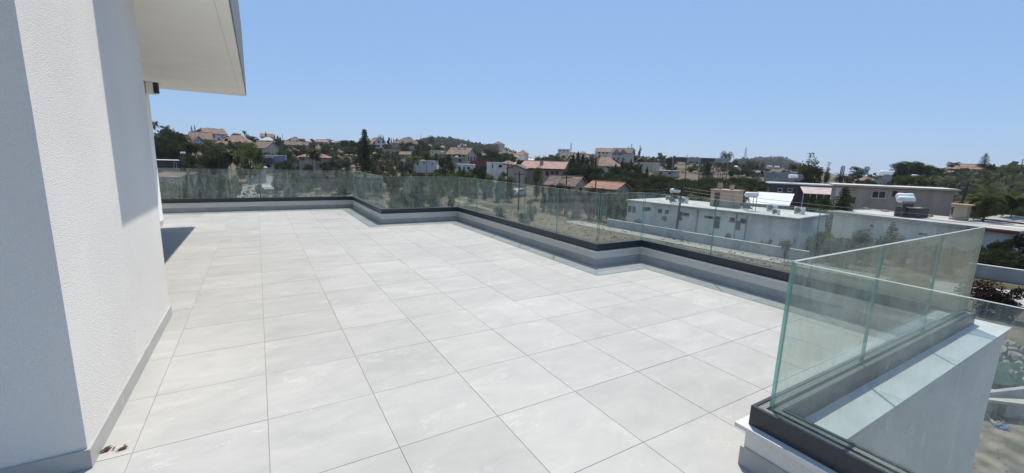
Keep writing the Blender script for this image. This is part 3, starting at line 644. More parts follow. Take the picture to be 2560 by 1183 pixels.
# ================================================================== rooftop and street kit
M_TANK = mat('white_tank', (.74, .74, .72), .45, .05, 3, rnd=.03)
M_STEEL = mat('grey_steel', (.20, .20, .20), .6, .2, 8)
M_SOLAR = mat('solar_collector', (.03, .035, .045), .2, spec=.5)
M_RUST = mat('rusty_steel', (.13, .075, .05), .85, .4, 6)
M_WOOD = mat('creosoted_pole', (.075, .055, .042), .9, .3, 6)
def heater(px, py, D, wpx, zroof, label, rz=None, twin=False):
    p = at(px, py, D); L_ = wpx*mpp(px, py, D); r = L_*.21; hgt = max(.5, p[2]-zroof); a = YAW*-1 if rz is None else rz
    e = empty('solar_water_heater', (p[0], p[1], zroof), a, label, 'water heater', 'rooftop solar water heaters')
    for k in range(2 if twin else 1):
        ox, oy, oz = (0, 0, 0) if k == 0 else (L_*.36, L_*.5, L_*.16)
        MB().lathe([(r*.25, -L_/2), (r*.75, -L_/2+r*.10), (r, -L_/2+r*.45), (r, L_/2-r*.45), (r*.75, L_/2-r*.10), (r*.25, L_/2)], 18, 'x', (ox, oy, hgt+oz)).build('tank', M_TANK, e, True)
    w = L_*.32; st = MB()
    for x in (-w, w):
        for y in (-w*.7, w*.7): st.tube((x, y, -.02), (x, y, hgt-r*.6), .03, .03, 6)
        st.tube((x, -w*.7, hgt-r*.75), (x, w*.7, hgt-r*.75), .03, .03, 6)
    for y in (-w*.7, w*.7): st.tube((-w, y, hgt-r*.75), (w, y, hgt-r*.75), .03, .03, 6); st.tube((-w, y, hgt*.35), (w, y, hgt*.35), .02, .02, 6)
    st.build('stand', M_STEEL, e)
    c = MB(); slab(c, (-w, w*.9+.9, .62), (w, w*.9+.9, .62), (w, w*.9, .15), (-w, w*.9, .15), .07); c.build('collector', M_SOLAR, e) if not twin else MB().box(-w*1.1, w*.9, -w*.9, -w*.82, .3, hgt-r*1.2).build('collector', M_SOLAR, e)
    return e
def aircon(x, y, z, rz, label, sc=1.0):
    e = empty('air_conditioner', (x, y, z), rz, label, 'air conditioner', 'air conditioners on the flat roofs'); b = MB().box(-.42*sc, .42*sc, -.16*sc, .16*sc, .08, .68*sc); b.build('casing', M_TANK, e)
    MB().lathe([(.25*sc, -.166*sc), (.25*sc, -.19*sc)], 18, 'y', (-.1*sc, 0, .38*sc)).build('fan_grille', M_STEEL, e); MB().box(-.36*sc, -.28*sc, -.2*sc, .2*sc, 0, .08).box(.28*sc, .36*sc, -.2*sc, .2*sc, 0, .08).build('foot', M_STEEL, e)
def pole(px, top, D, label, arm=True, r=.13, base=None, rz=0.0, lean=0.0):
    p = at(px, top, D); z = tz(p[0], p[1]) if base is None else base; h = p[2]-z
    e = empty('utility_pole', (p[0], p[1], z), -math.atan2(p[0]-CAM[0], p[1]-CAM[1])+rz, label, 'utility pole', 'wooden utility poles'); MB().tube((-lean*h, 0, -.5), (0, 0, h), r, r*.65, 9).build('pole', M_WOOD, e)
    if arm:
        a = MB().box(-.85, .85, -.06, .06, h-.55, h-.42).build('cross_arm', M_WOOD, e)
        for x in (-.75, 0, .75): MB().lathe([(.03, h-.42), (.055, h-.36), (.03, h-.30), (.055, h-.24), (.02, h-.2)], 7, 'z', (x, 0, 0)).build('insulator', M_STEEL, e)
    return np.array([p[0], p[1], p[2]-.25])
def cable(a, b, sag, label, r=.018, off=(0, 0)):
    a, b = np.array(a, float), np.array(b, float); n = 16; pts = [a*(1-t)+b*t-np.array([0, 0, sag*4*t*(1-t)]) for t in np.linspace(0, 1, n)]
    o = MB().path([Vector(q) for q in pts], r, 5).build('power_cable', M_CABLE); tag(o, label, 'cable', 'power cables'); return o
M_CABLE = mat('cable_black', (.045, .045, .05), .5)
def ribbon(pts, width, name, m, lift=.06, n=60, kind='structure'):
    P = np.array([p[:2] for p in pts]); s = np.concatenate([[0], np.cumsum(np.hypot(*np.diff(P, axis=0).T))]); t = np.linspace(0, s[-1], n)
    X = np.interp(t, s, P[:, 0]); Y = np.interp(t, s, P[:, 1]); W = np.interp(t, s, width if hasattr(width, '__len__') else [width]*len(P)); tx, ty = np.gradient(X), np.gradient(Y); l = np.hypot(tx, ty); nx, ny = -ty/l, tx/l
    mb = MB(); k = 5; vs_ = []
    for i in range(n):
        for j in range(k):
            q = (j/(k-1)-.5)*W[i]; x, y = X[i]+nx[i]*q, Y[i]+ny[i]*q; vs_.append((x, y, tz(x, y)+lift))
    mb.add(vs_, [(i*k+j, i*k+j+1, (i+1)*k+j+1, (i+1)*k+j) for i in range(n-1) for j in range(k-1)]); return tag(mb.build(name, m, None, True), kind=kind)
M_ROAD = mat('pale_asphalt', (.20, .195, .185), .9, .15, 1.5, detail=8)
M_PATH = mat('concrete_path', (.30, .28, .245), .9, .16, 1.2, detail=8)
def car(px, py, D, rz, m, label):
    p = at(px, py, D); z = tz(p[0], p[1])+.02; e = empty('parked_car', (p[0], p[1], z), rz, label, 'car', 'parked cars')
    prof = [(-2.1, .3), (-2.12, .75), (-1.95, .9), (-1.35, .98), (-.75, 1.42), (.75, 1.45), (1.45, .98), (2.05, .8), (2.1, .3)]
    n = len(prof); v = [(x, -.8+(.12 if zz > 1.2 else 0), zz) for x, zz in prof]+[(x, .8-(.12 if zz > 1.2 else 0), zz) for x, zz in prof]
    MB().add(v, [tuple(range(n)), tuple(range(2*n-1, n-1, -1))]+[(i, n+i, n+(i+1) % n, (i+1) % n) for i in range(n)]).build('body', m, e)
    for s_ in (-1, 1): MB().add([(-1.1, s_*.80, 1.02), (1.2, s_*.80, 1.02), (.68, s_*.72, 1.36), (-.7, s_*.72, 1.36)], [(0, 1, 2, 3)] if s_ < 0 else [(3, 2, 1, 0)]).build('side_window', M_WIN, e)
    for x in (-1.3, 1.3):
        for y in (-.72, .72): MB().lathe([(.31, -.1), (.31, .1)], 14, 'y', (x, y, .31)).build('wheel', M_CHANNEL, e)
C_WHITE = mat('white_car_paint', (.55, .55, .55), .5, spec=.4); C_GREY = mat('grey_car_paint', (.10, .11, .125), .5, spec=.4); C_RED = mat('dark_red_car_paint', (.2, .03, .03), .3, spec=.5)
def lowwall(pts, h, th, m, name, label, cat='wall', base=None):
    e = empty(name, (pts[0][0], pts[0][1], tz(*pts[0][:2])), 0, label, cat)
    for a, b in zip(pts[:-1], pts[1:]):
        a, b = np.array(a[:2], float), np.array(b[:2], float); l = np.hypot(*(b-a)); u_ = (b-a)/l; n_ = np.array([-u_[1], u_[0]])*th/2
        za = min(tz(*a), tz(*b)) if base is None else base; zt = max(tz(*a), tz(*b))+h if base is None else base+h
        q = [a-n_, b-n_, b+n_, a+n_]; o = MB().prism(q, za-.4, zt).build('wall_panel', m, e); o.matrix_parent_inverse = Matrix.Translation(-e.location)
        q = [a-n_*1.25, b-n_*1.25, b+n_*1.25, a+n_*1.25]; o = MB().prism(q, zt+.001, zt+.06).build('wall_cap', M_CONC, e); o.matrix_parent_inverse = Matrix.Translation(-e.location)
    return e
# ================================================================== houses on the hillside, left to right
h = House('village_house', 'white two-storey villa with red hipped roof on the ridge below the date palms', 512, 566, 332, 212, 214, 8, 'white'); h.gable_x(323); h.win(535, 340, 6, 10); h.win(547, 338, 3, 4); h.win(556, 340, 5, 5); h.side('L', 2, 4, 2, 3.4)
h = House('village_house', 'low house showing a broad orange roof left of the white ridge villa', 477, 528, 345, 200, 200, 7, 'cream'); h.gable_x(331); h.win(490, 350, 6, 6); h.win(512, 350, 6, 6)
h = House('village_house', 'pale green gable-ended house among the trees below the ridge', 481, 508, 353, 165, 168, 10, 'green'); h.gable_y(342); h.win(494, 352, 4, 5)
h = House('village_house', 'long house with wide orange hipped roof right of the white ridge villa', 548, 628, 353, 190, 188.5, 9, 'cream'); h.hip(338); h.win(566, 358, 8, 5, M_FRAMEB); h.win(590, 358, 6, 6); h.win(610, 358, 6, 6); h.chimney(h.w*.6, 5, h.h, h.h+3)
h = House('village_house', 'small orange-roofed annex in front of the white ridge villa', 531, 572, 362, 178, 177.5, 5, 'cream'); h.gable_x(352); h.win(552, 366, 5, 4)
h = House('village_house', 'cream house with steep orange roof behind the bright green tree', 626, 662, 368, 168, 165, 8, 'cream'); h.gable_x(354); h.win(648, 376, 6, 6)
h = House('garden_pavilion', 'columned veranda house with shallow pale green roof', 646, 684, 352, 203, 202, 7, 'cream', 'house'); h.hip(343, mat('pale_green_roof', (.42, .46, .42), .7, .1, 1)); h.win(655, 358, 6, 9, door=True)
for k in range(4): h.part(MB().tube((h.w*(.08+.28*k), -1.6, 0), (h.w*(.08+.28*k), -1.6, h.h), .16, .14, 8), 'column', M_FRAME)
h.part(MB().box(-.3, h.w+.3, -1.9, -.55, h.h-.05, h.h+.2), 'veranda_beam', M_FRAME)
h = House('village_house', 'red-roofed house on the skyline behind the veranda house', 652, 683, 341, 262, 262, 8, 'pink'); h.gable_x(335); h.win(660, 344, 4, 4); h.win(674, 344, 4, 4)
h = House('village_house', 'skyline house with brown hipped roof right of the two small cypresses', 713, 748, 352, 240, 238, 9, 'cream'); h.hip(343, M_TERRA_OLD); h.win(722, 356, 4, 4); h.win(738, 356, 4, 4)
h = House('village_house', 'tan bungalow with brown tiled roof and three dark windows on the slope', 711, 768, 361, 199, 198, 8, 'beige'); h.gable_x(354, M_TERRA_OLD); h.win(738, 367, 7, 5, M_FRAMEB); h.win(749, 367, 6, 5, M_FRAMEB); h.win(759, 367, 6, 5, M_FRAMEB)
h = House('village_house', 'flat-roofed pale grey house on the slope beside the brown-roofed bungalow', 768, 793, 356, 226, 226, 8, 'grey'); h.flat(); h.win(774, 360, 5, 4); h.win(785, 360, 5, 4)
h = House('village_house', 'small pink-roofed house next to the umbrella pine on the skyline', 786, 816, 354, 246, 244, 8, 'white'); h.gable_x(349); h.win(795, 358, 4, 4); h.win(806, 358, 4, 4)
h = House('village_house', 'cream cottage on the skyline right of the umbrella pine', 830, 858, 359, 265, 262, 8, 'yellow'); h.gable_x(354); h.win(838, 363, 4, 4); h.win(849, 363, 4, 4)
h = House('modern_house', 'blue-grey and white flat-roofed modern house with dark balcony', 636, 713, 390, 116, 115, 8, 'blue'); h.flat(.25, .1)
x0, zz = h.loc(636, 407); x1, _ = h.loc(684, 407)
h.part(MB().box(x0-.05, x1, -1.5, -.01, zz-.1, zz+.15).box(x0-.05, x1, -1.5, -1.42, zz+.15, zz+1.1), 'balcony', WALL['plum']); h.part(MB().box(x0, x1, -1.6, -.01, h.h-.35, h.h-.15), 'awning', WALL['pink']); h.part(MB().box(x0, x1, -.06, -.004, .2, zz-.1), 'white_panel', WALL['white'])
h.win(660, 399, 12, 11, M_FRAMEB); h.win(676, 399, 10, 12, M_FRAMEB); h.win(646, 399, 10, 9); h.win(670, 414, 10, 7, M_FRAMEB, dy=-.06); h.win(648, 415, 9, 7, dy=-.06)
h = House('village_house', 'two-storey tan house with red tiled roof behind the twin fan palm', 746, 812, 391, 106, 105, 8, 'beige'); h.hip(381); h.win(752, 397, 3, 7, M_FRAMEB); h.win(759, 397, 3, 7, M_FRAMEB); h.win(798, 398, 8, 8, M_FRAMEB); h.win(803, 415, 8, 8, M_FRAMEB); h.win(770, 415, 6, 10, M_FRAMEB, True)
x0, zz = h.loc(795, 409); h.part(MB().box(x0, x0+2.4, -.9, -.01, zz-.08, zz+.06), 'door_canopy', M_TERRA)
h = House('garage', 'small white flat-roofed garage at the end of the lane', 631, 664, 420, 97, 97, 5, 'white', 'garage'); h.flat(.15, .3); h.win(647, 430, 12, 12, M_FRAME, True)
h = House('barn', 'long plum-brown windowless shed below the dark trees', 380, 448, 402, 85, 85, 6, 'plum', 'shed'); h.flat(.12, .15); h.win(438, 414, 8, 18, M_FRAME, True)
h = House('village_house', 'low stone store with tiled roof below the plum-brown shed', 372, 440, 440, 66, 64, 6, 'stone', 'house'); h.gable_x(431, M_TERRA_OLD); h.win(430, 452, 8, 8)
h = House('village_house', 'white gable-ended two-storey house with four windows beside the tall conifer', 938, 963, 354, 187, 188, 11, 'white'); h.gable_y(343)
for a in (947, 957.5):
    for b in (355, 365): h.win(a, b, 5, 5, M_FRAMEB)
h.part(MB().box(-5, 0, 1, 7, 0, h.h-.8), 'wing', WALL['white']); w_ = MB(); slab(w_, (-5.4, .6, h.h-.9), (.1, .6, h.h-.9), (.1, 4, h.h+.6), (-5.4, 4, h.h+.6), .15); slab(w_, (.1, 7.4, h.h-.9), (-5.4, 7.4, h.h-.9), (-5.4, 4, h.h+.6), (.1, 4, h.h+.6), .15); h.part(w_, 'wing_roof', M_TERRA)
h = House('village_house', 'weathered brown hip-roofed house below the round pine on the skyline', 980, 1050, 357, 219, 217.5, 10, 'stone'); h.hip(345, M_TERRA_OLD); h.win(1000, 361, 6, 5, M_FRAMEB); h.win(1035, 361, 6, 5, M_FRAMEB)
h = House('retaining_wall', 'tan retaining wall below the white gable-ended house', 953, 1004, 373, 165, 164, 1, 'beige', 'wall'); h.part(MB().box(-.1, h.w+.1, -.1, 1.1, h.h, h.h+.12), 'wall_cap', WALL['cream'])
h = House('village_house', 'low house with a single sloping rust roof among olive trees', 1000, 1023, 385, 140, 139.5, 5, 'stone'); h.gable_x(379); h.win(1010, 389, 5, 4)
h = House('village_house', 'low whitewashed house with grey end wall behind the reed bank', 1003, 1092, 402, 108, 107, 6, 'white'); h.flat(.2, .1); h.win(1015, 408, 6, 6); h.win(1044, 409, 6, 8); h.win(1060, 408, 5, 5); h.win(1082, 410, 5, 5)
h = House('village_house', 'small yellow tower-like house behind the palms', 1076, 1094, 377, 150, 148, 6, 'yellow'); h.flat(.2, .1); h.win(1081, 381, 3, 4); h.win(1081, 394, 4, 5)
h = House('village_house', 'big cream two-storey villa under a broad orange gabled roof with roof tanks', 1117, 1167, 384, 150, 147, 9, 'cream'); h.gable_x(369)
for a, b in ((1123, 7), (1137, 7), (1149, 7), (1159, 5)): h.win(a, 389.5-(a-1123)*.02, b, 6, M_FRAMEB)
for a in (1126, 1150): h.win(a, 401, 7, 6, M_FRAMEB)
x0, zz = h.loc(1117, 394); h.part(MB().box(0, h.w, -1.2, -.01, zz-.1, zz+.05), 'balcony', WALL['cream'])
for a, b in ((1.2, .9), (3.4, 1.1), (6.4, 1.1)): h.side('R', a, a+b, h.h-2.2, h.h-.8, M_FRAMEB); h.side('R', a, a+b, h.h-5.1, h.h-3.6, M_FRAMEB)
HV = h
h = House('village_house', 'low white flat-roofed house with three openings in front of the big cream villa', 1140, 1183, 412, 106, 105.5, 5, 'white'); h.flat(.18, .1); h.win(1149, 420, 6, 7, M_FRAMEB); h.win(1160, 422, 4, 10, M_FRAMEB, True); h.win(1171, 420, 6, 6, M_FRAMEB)
h = House('metal_fence', 'dark maroon sheet fence between the cream villa and the white cabin', 1174, 1222, 401, 125, 125, .3, 'maroon', 'fence')
h = House('cabin', 'white flat-roofed cabin with a narrow and a square window', 1217, 1262, 407, 115, 114.5, 5, 'white', 'cabin'); h.flat(.2, .15); h.win(1231, 415, 2.6, 7, M_FRAMEB); h.win(1251, 415, 8, 7, M_FRAMEB)
h = House('village_house', 'small house with flat tan tiled roof behind the white cabin', 1251, 1284, 410, 129, 128.5, 6, 'cream'); h.hip(402); h.win(1270, 415, 5, 4)
for k, (a, b, e, r_, D) in enumerate(((1272, 1297, 393, 387, 255), (1284, 1304, 387, 381, 275), (1294, 1314, 383, 376, 295))):
    h = House('terrace_house', ['lowest of three stepped orange-roofed houses beside the hill road', 'middle one of three stepped orange-roofed houses beside the hill road', 'highest of three stepped orange-roofed houses beside the hill road'][k], a, b, e, D, D-1.5, 8, 'white'); h.hip(r_); h.win(a+6, e+5, 4, 4); h.win(a+16, e+5, 4, 4)
h = House('village_house', 'lone tan house on the crest of the bare far slope', 1231, 1249, 360, 455, 450, 10, 'cream'); h.hip(354, M_TERRA_OLD); h.win(1236, 362, 3, 2.4); h.win(1243, 362, 3, 2.4)
h = House('modern_villa', 'white cube villa with large openings on the far crest beside the lattice pylon', 1395, 1425, 373.5, 425, 425, 10, 'white'); h.flat(.4, .3); h.win(1400, 377, 6, 4); h.win(1411, 377, 6, 4); h.win(1419, 377, 4, 4)
h = House('village_house', 'white two-storey house with tan gabled roof and arched porch on the crest', 1489, 1527, 379, 230, 229.5, 8, 'white'); h.gable_x(371)
for a in (1498, 1508, 1518): h.win(a, 382, 5, 4, M_FRAMEB)
for a in (1499, 1513): h.win(a, 392, 6, 6, M_FRAMEB)
h.part(MB().box(0, h.w, -1.4, -.01, h.h-3.2, h.h-2.9), 'porch_roof', WALL['cream'])
h = House('village_house', 'tall house with twin front gables and brown roof next to the thin trees', 1529, 1578, 381, 201, 199.5, 9, 'pink'); h.gable_x(371, M_TERRA_OLD)
for c in (.28, .62):
    xa, xb = h.w*(c-.13), h.w*(c+.13); zt = h.h+1.3; g = MB().add([(xa, -.3, h.h-.1), (xb, -.3, h.h-.1), ((xa+xb)/2, -.3, zt), (xa, 3.0, h.h-.1), (xb, 3.0, h.h-.1), ((xa+xb)/2, 3.0, zt)], [(0, 1, 2), (4, 3, 5), (0, 3, 4, 1), (0, 2, 5, 3), (1, 4, 5, 2)]); h.part(g, 'front_gable', WALL['pink'])
    r_ = MB(); cxm = (xa+xb)/2; slab(r_, (xa-.3, -.7, h.h-.25), (cxm, -.7, zt+.06), (cxm, 3.2, zt+.06), (xa-.3, 3.2, h.h-.25), -.12); slab(r_, (cxm, -.7, zt+.06), (xb+.3, -.7, h.h-.25), (xb+.3, 3.2, h.h-.25), (cxm, 3.2, zt+.06), -.12); h.part(r_, 'dormer_roof', M_TERRA_OLD)
for a in (1532, 1539, 1547.5, 1552): h.win(a, 386, 2.6, 4, M_FRAMEB)
for a in (1557, 1546, 1535): h.win(a, 397, 4, 6, M_FRAMEB)
# the village edge nearer the field
h = House('village_house', 'plain beige gable-ended house with blank wall behind the utility poles', 1270, 1310, 421, 104, 103, 9, 'beige'); h.gable_y(413, M_TERRA_OLD, .35); h.side('R', 2, 3.2, 1.0, 2.4, M_FRAMEB); h.side('R', 6, 7.2, 1.0, 2.4, M_FRAMEB)
h = House('village_house', 'long beige house with maroon-edged roof, chimney and arched porch', 1302, 1408, 418, 108, 105.5, 9, 'beige'); h.gable_x(403.5, mat('pink_tile_roof', (.40, .26, .21), .9, .2, 1.2, wave=(2.6, 'X', .5)))
h.part(MB().box(-.6, h.w+.6, -.62, -.5, h.h-.45, h.h-.1), 'eave_board', WALL['maroon']); h.chimney(h.w*.44, 2.5, h.h, h.h+1.7, .8)
for a in (1368, 1381, 1392): h.win(a, 434, 8, 12, M_FRAMEB, True)
h.win(1345, 430, 7, 8, M_FRAMEB)
h = House('village_house', 'cream house with large shallow orange hip roof behind the dark tree belt', 1466, 1536, 412, 132, 130, 10, 'cream'); h.hip(391); h.win(1490, 418, 7, 6); h.win(1520, 419, 7, 6)
h = House('village_house', 'gable-ended grey house with rising tiled roof left of the dark cypresses', 1404, 1440, 409, 138, 137, 8, 'stone'); h.gable_y(394, M_TERRA_OLD, .3); h.win(1424, 407, 4, 5)
h = House('village_house', 'small house with brown weathered tiled roof and pale gable by the field', 1364, 1436, 459, 77, 74.5, 5.6, 'beige'); h.gable_x(440, M_TERRA_OLD, .4); h.win(1385, 467, 8, 8, M_FRAMEB); h.side('R', 2.2, 3.4, h.h-1.5, h.h-.4)
h = House('village_house', 'low shed-like house under an orange tiled roof at the edge of the dark trees', 1466, 1540, 467, 70, 67.8, 5.5, 'stone'); h.gable_x(454.5, mat('orange_tile_roof', (.34, .175, .115), .85, .25, 1.2, wave=(2.6, 'X', .6)), .4); h.win(1515, 473, 8, 6, M_FRAMEB); h.win(1525, 474, 6, 6, M_FRAMEB)
h = House('village_house', 'cream block house with small upper window rising out of the dark trees', 1600, 1642, 407, 150, 149, 7, 'cream'); h.flat(.2, .1); h.win(1605, 414, 3, 6, M_FRAMEB)
h = House('village_house', 'long low cream annex with a terrace roof beside the cream block house', 1640, 1692, 427, 143, 142, 6, 'cream'); h.flat(.2, .3); h.win(1652, 433, 8, 4, M_FRAMEB); h.win(1675, 433, 8, 4, M_FRAMEB)
h = House('roof_house', 'grey stepped house carrying two white water tanks in front of the far mountain', 1911, 1950, 437, 124, 120, 7, 'grey'); h.flat(.2, .1, par=.5); h.win(1920, 443, 5, 5); h.win(1938, 443, 5, 5); HT = h
h = House('flat_house', 'long low dark grey house with white roof edge behind the white flat-roofed house', 1925, 2090, 459, 87, 88.5, 6, 'dark'); h.flat(.18, .1, edge=WALL['white']); HD = h
for a in (1950, 1975): h.win(a, 475, 10, 9)
aw = MB(); x0, zz = h.loc(1998, 480); x1, _ = h.loc(2080, 482); slab(aw, (x0, -4, zz), (x1, -4, zz), (x1, -.05, zz+1.0), (x0, -.05, zz+1.0), .1); h.part(aw, 'awning_roof', WALL['pink'])
for k in range(6): h.part(MB().tube((x0+(x1-x0)*k/5, -3.9, zz-3.0), (x0+(x1-x0)*k/5, -3.9, zz-.05), .06, .06, 6), 'awning_post', M_FRAME)
for k, (a, b, y_, D, lab) in enumerate(((1884, 1972, 495, 74, 'upper white corrugated sheet roof behind the flat-roofed house'), (1870, 1968, 505, 68, 'lower white corrugated sheet roof behind the flat-roofed house'))):
    h = House('sheet_roof_shed', lab, a, b, y_+2, D, D-.5, 4, 'grey', 'shed', 'white sheet-roofed sheds'); r_ = MB(); slab(r_, (-.3, -.4, h.h), (h.w+.3, -.4, h.h), (h.w+.3, 4.4, h.h+.9), (-.3, 4.4, h.h+.9), .06); h.part(r_, 'roof', mat('white_sheet', (.66, .66, .64), .5, .08, 2, wave=(1.6, 'X', .6)))
h = House('apartment_building', 'long beige two-storey building with white roof edge and a white sliding window', 2092, 2390, 464, 75, 77, 6, 'beige', 'building'); h.flat(.2, .45, edge=WALL['cream']); h.win(2197, 487, 32, 20); h.win(2237, 484, 10, 13, M_FRAMEB); h.win(2247, 485, 8, 13); h.win(2262, 486, 8, 11, M_FRAMEB); h.win(2130, 500, 14, 16, M_FRAMEB); HC = h
h.part(MB().box(-.02, .9, -.03, -.001, 0, h.h-.3), 'corner_pier', WALL['white'])
x0, zz = h.loc(2250, 466); h.part(MB().box(x0, x0+.12, -.06, -.005, .5, h.h-.1), 'downpipe', WALL['beige'])
h = House('hillside_house', 'ochre split-level house with orange roofs and recessed balcony on the scrubby hillside', 2370, 2449, 421, 152, 150, 8, 'beige'); h.gable_x(411); h.win(2386, 428, 7, 7, M_FRAMEB); h.win(2398, 428, 6, 6, M_FRAMEB); h.win(2430, 427, 8, 5, M_FRAMEB)
h.part(MB().box(h.w*.42, h.w*.56, -.3, -.01, h.h-2.4, h.h+.1), 'stair_bay', WALL['maroon'])
h = House('hillside_house', 'small ochre garage with dark opening below the split-level house', 2343, 2371, 433, 146, 144, 6, 'yellow', 'house'); h.gable_x(428); h.win(2356, 442, 20, 11, M_FRAMEB, True)
h = House('village_house', 'small white gable-ended house half hidden behind the leaning pole', 2404, 2432, 489, 98, 98, 8, 'white'); h.gable_y(478, None, .4); h.win(2418, 494, 5, 6)
h = House('village_house', 'low house with faded tan roof behind the banana palms', 2492, 2546, 494, 108, 108, 7, 'beige'); h.gable_x(483); h.win(2510, 500, 6, 6); h.win(2530, 500, 6, 6)
h = House('village_house', 'small brown-roofed house behind the round domed tree', 2142, 2190, 450, 118, 118, 6, 'dark'); h.hip(443); h.win(2155, 455, 7, 5); h.win(2172, 455, 7, 5)
# ------------------------------------------------------------------ white flat-roofed house across the field
GZ = -6.45
h = House('flat_house', 'long white flat-roofed bungalow with roof tanks across the dry field', 1570, 1998, 503, 57.5, 48.2, 8.2, 'white', zbase=GZ); h.flat(.20, .25, edge=WALL['grey'], m=mat('white_roof_coating', (.56, .545, .50), .85, .16, .6, detail=9)); HA = h
for a, b, c, d in ((1580, 524, 20, 22), (1612, 522, 9, 9), (1622, 522, 8, 9), (1650.5, 527, 9, 10), (1667.5, 529.5, 9, 10), (1715, 537, 18, 14), (1772, 543.5, 24, 13), (1830.5, 549.5, 12, 12), (1857.5, 552.5, 12, 12)): h.win(a, b, c, d, M_FRAMEB if c < 15 else None)
for a, b, c, d in ((1700, 540, 10, 24), (1792, 556, 12, 32), (1845, 564, 10, 24)): h.win(a, b, c, d, M_FRAMEB, True)
for a in (1840, 1866, 1742): x0, zz = h.loc(a, 560); h.part(MB().tube((x0, -.07, .3), (x0, -.07, h.h-.1), .045, .045, 6), 'downpipe', M_STEEL)
h.part(MB().box(h.w*.28, h.w*.30, -.5, -.01, 1.5, 2.0), 'wall_box', M_STEEL); h.part(MB().box(h.w*.5, h.w*.98, -1.9, -.02, .02, .35), 'veranda_floor', M_CONC)
x0, zz = h.loc(1775, 520, 3.5); x1, _ = h.loc(1832, 524, 3.5)
b_ = MB().box(x0, x1, 3.3, 5.6, h.h+.16, h.h+2.1).box(x0-.1, x1+.1, 3.2, 5.7, h.h+2.1, h.h+2.2); o = h.part(b_, 'stair_head', WALL['beige']); MB().box(x0+.5, x0+1.1, 3.26, 3.298, h.h+.25, h.h+1.9).build('door', M_FRAMEB, h.e)
for xx, ww, hh in ((x0+.45, .42, .75), (x1-.8, .34, .6)):
    o = h.part(MB().box(xx-ww/2, xx+ww/2, 4.2, 4.2+ww, h.h+2.2, h.h+2.2+hh), 'chimney', WALL['beige']); MB().box(xx-ww/2-.06, xx+ww/2+.06, 4.14, 4.26+ww, h.h+2.2+hh, h.h+2.3+hh).build('chimney_cap', WALL['dark'], o)
zr = HA.top
heater(1688, 477, 55.5, 25, zr, 'white tank heater on a tall stand near the middle of the white bungalow roof'); heater(1879, 487, 52.5, 32, zr, 'white tank heater on a tall stand beside the stairhead of the white bungalow')
aw_ = HA.rz
for k, (fx, fy, lab, sc) in enumerate(((.12, 5.5, 'small air conditioner at the far end of the white bungalow roof', .8), (.2, 6.0, 'boxy air conditioner behind the far end of the white bungalow roof', .9), (.31, 3.2, 'air conditioner beside the first tank of the white bungalow', 1.0), (.80, 4.4, 'round-fan air conditioner past the second tank of the white bungalow', 1.15), (.93, 4.6, 'air conditioner at the roof corner above the garden shrubs', 1.1), (.88, 1.4, 'small air conditioner close to the front roof edge of the white bungalow', .8))):
    p = HA.world(HA.w*fx, fy, 0); aircon(p[0], p[1], zr, aw_, lab, sc)
# ------------------------------------------------------------------ second bungalow on the right
h = House('flat_house', 'grey-white flat-roofed bungalow with stained roof and rust fascia', 2085, 2545, 532, 60, 55, 8.5, 'white', zbase=GZ); h.flat(.16, .5, edge=WALL['grey'], m=mat('stained_roof', (.44, .42, .38), .9, .3, .5, detail=9, stretch=(.3, 1.5, 1)), par=.05); HB = h
h.win(2308, 586, 24, 14); h.win(2180, 565, 12, 12); h.win(2240, 575, 12, 12); h.win(2360, 592, 10, 20, M_FRAMEB, True); h.part(MB().box(h.w*.80, h.w+.5, -.56, -.505, h.h-.1, h.h+.2), 'rust_fascia', WALL['maroon'])
heater(2265, 499, 60, 40, HB.top, 'pair of big white tanks on one stand above the grey-white bungalow', twin=True)
h.part(MB().box(h.w*.33, h.w*.46, 2.2, 4.8, h.h+.15, h.h+1.15), 'roof_box', WALL['dark']); h.part(MB().box(h.w*.40, h.w*.47, 2.0, 2.9, h.h+1.15, h.h+1.25), 'roof_box_lid', WALL['cream'])
p = HB.world(HB.w*.62, 5.5, 0); 
c_ = MB().box(-.5, .5, -.4, .4, 0, 1.5).box(-.75, .75, -.6, .6, 1.5, 1.62); o = c_.build('roof_chimney', WALL['beige'], HB.e); o.location = (HB.w*.62, 5.6, HB.h+.16)
h = House('yard_wall', 'long grey terrace wall with white coping between the beige building and the bungalow', 2150, 2440, 529, 67, 61, .35, 'grey', 'wall'); h.part(MB().box(-.05, h.w+.05, -.06, .41, h.h, h.h+.28), 'wall_cap', WALL['white'])
for k in range(5): h.part(MB().box(h.w*(.02+.2*k), h.w*(.02+.2*k)+.5, -.12, .47, 0, h.h+.5), 'wall_pier', WALL['grey'])
h = House('metal_fence', 'maroon sheet fence and lean-to roof behind the stained bungalow roof', 2462, 2600, 546, 65, 63, 2.2, 'maroon', 'fence'); r_ = MB(); slab(r_, (-.2, -.3, h.h), (h.w, -.3, h.h), (h.w, 2.4, h.h+.4), (-.2, 2.4, h.h+.4), .06); h.part(r_, 'lean_to_roof', WALL['grey'])
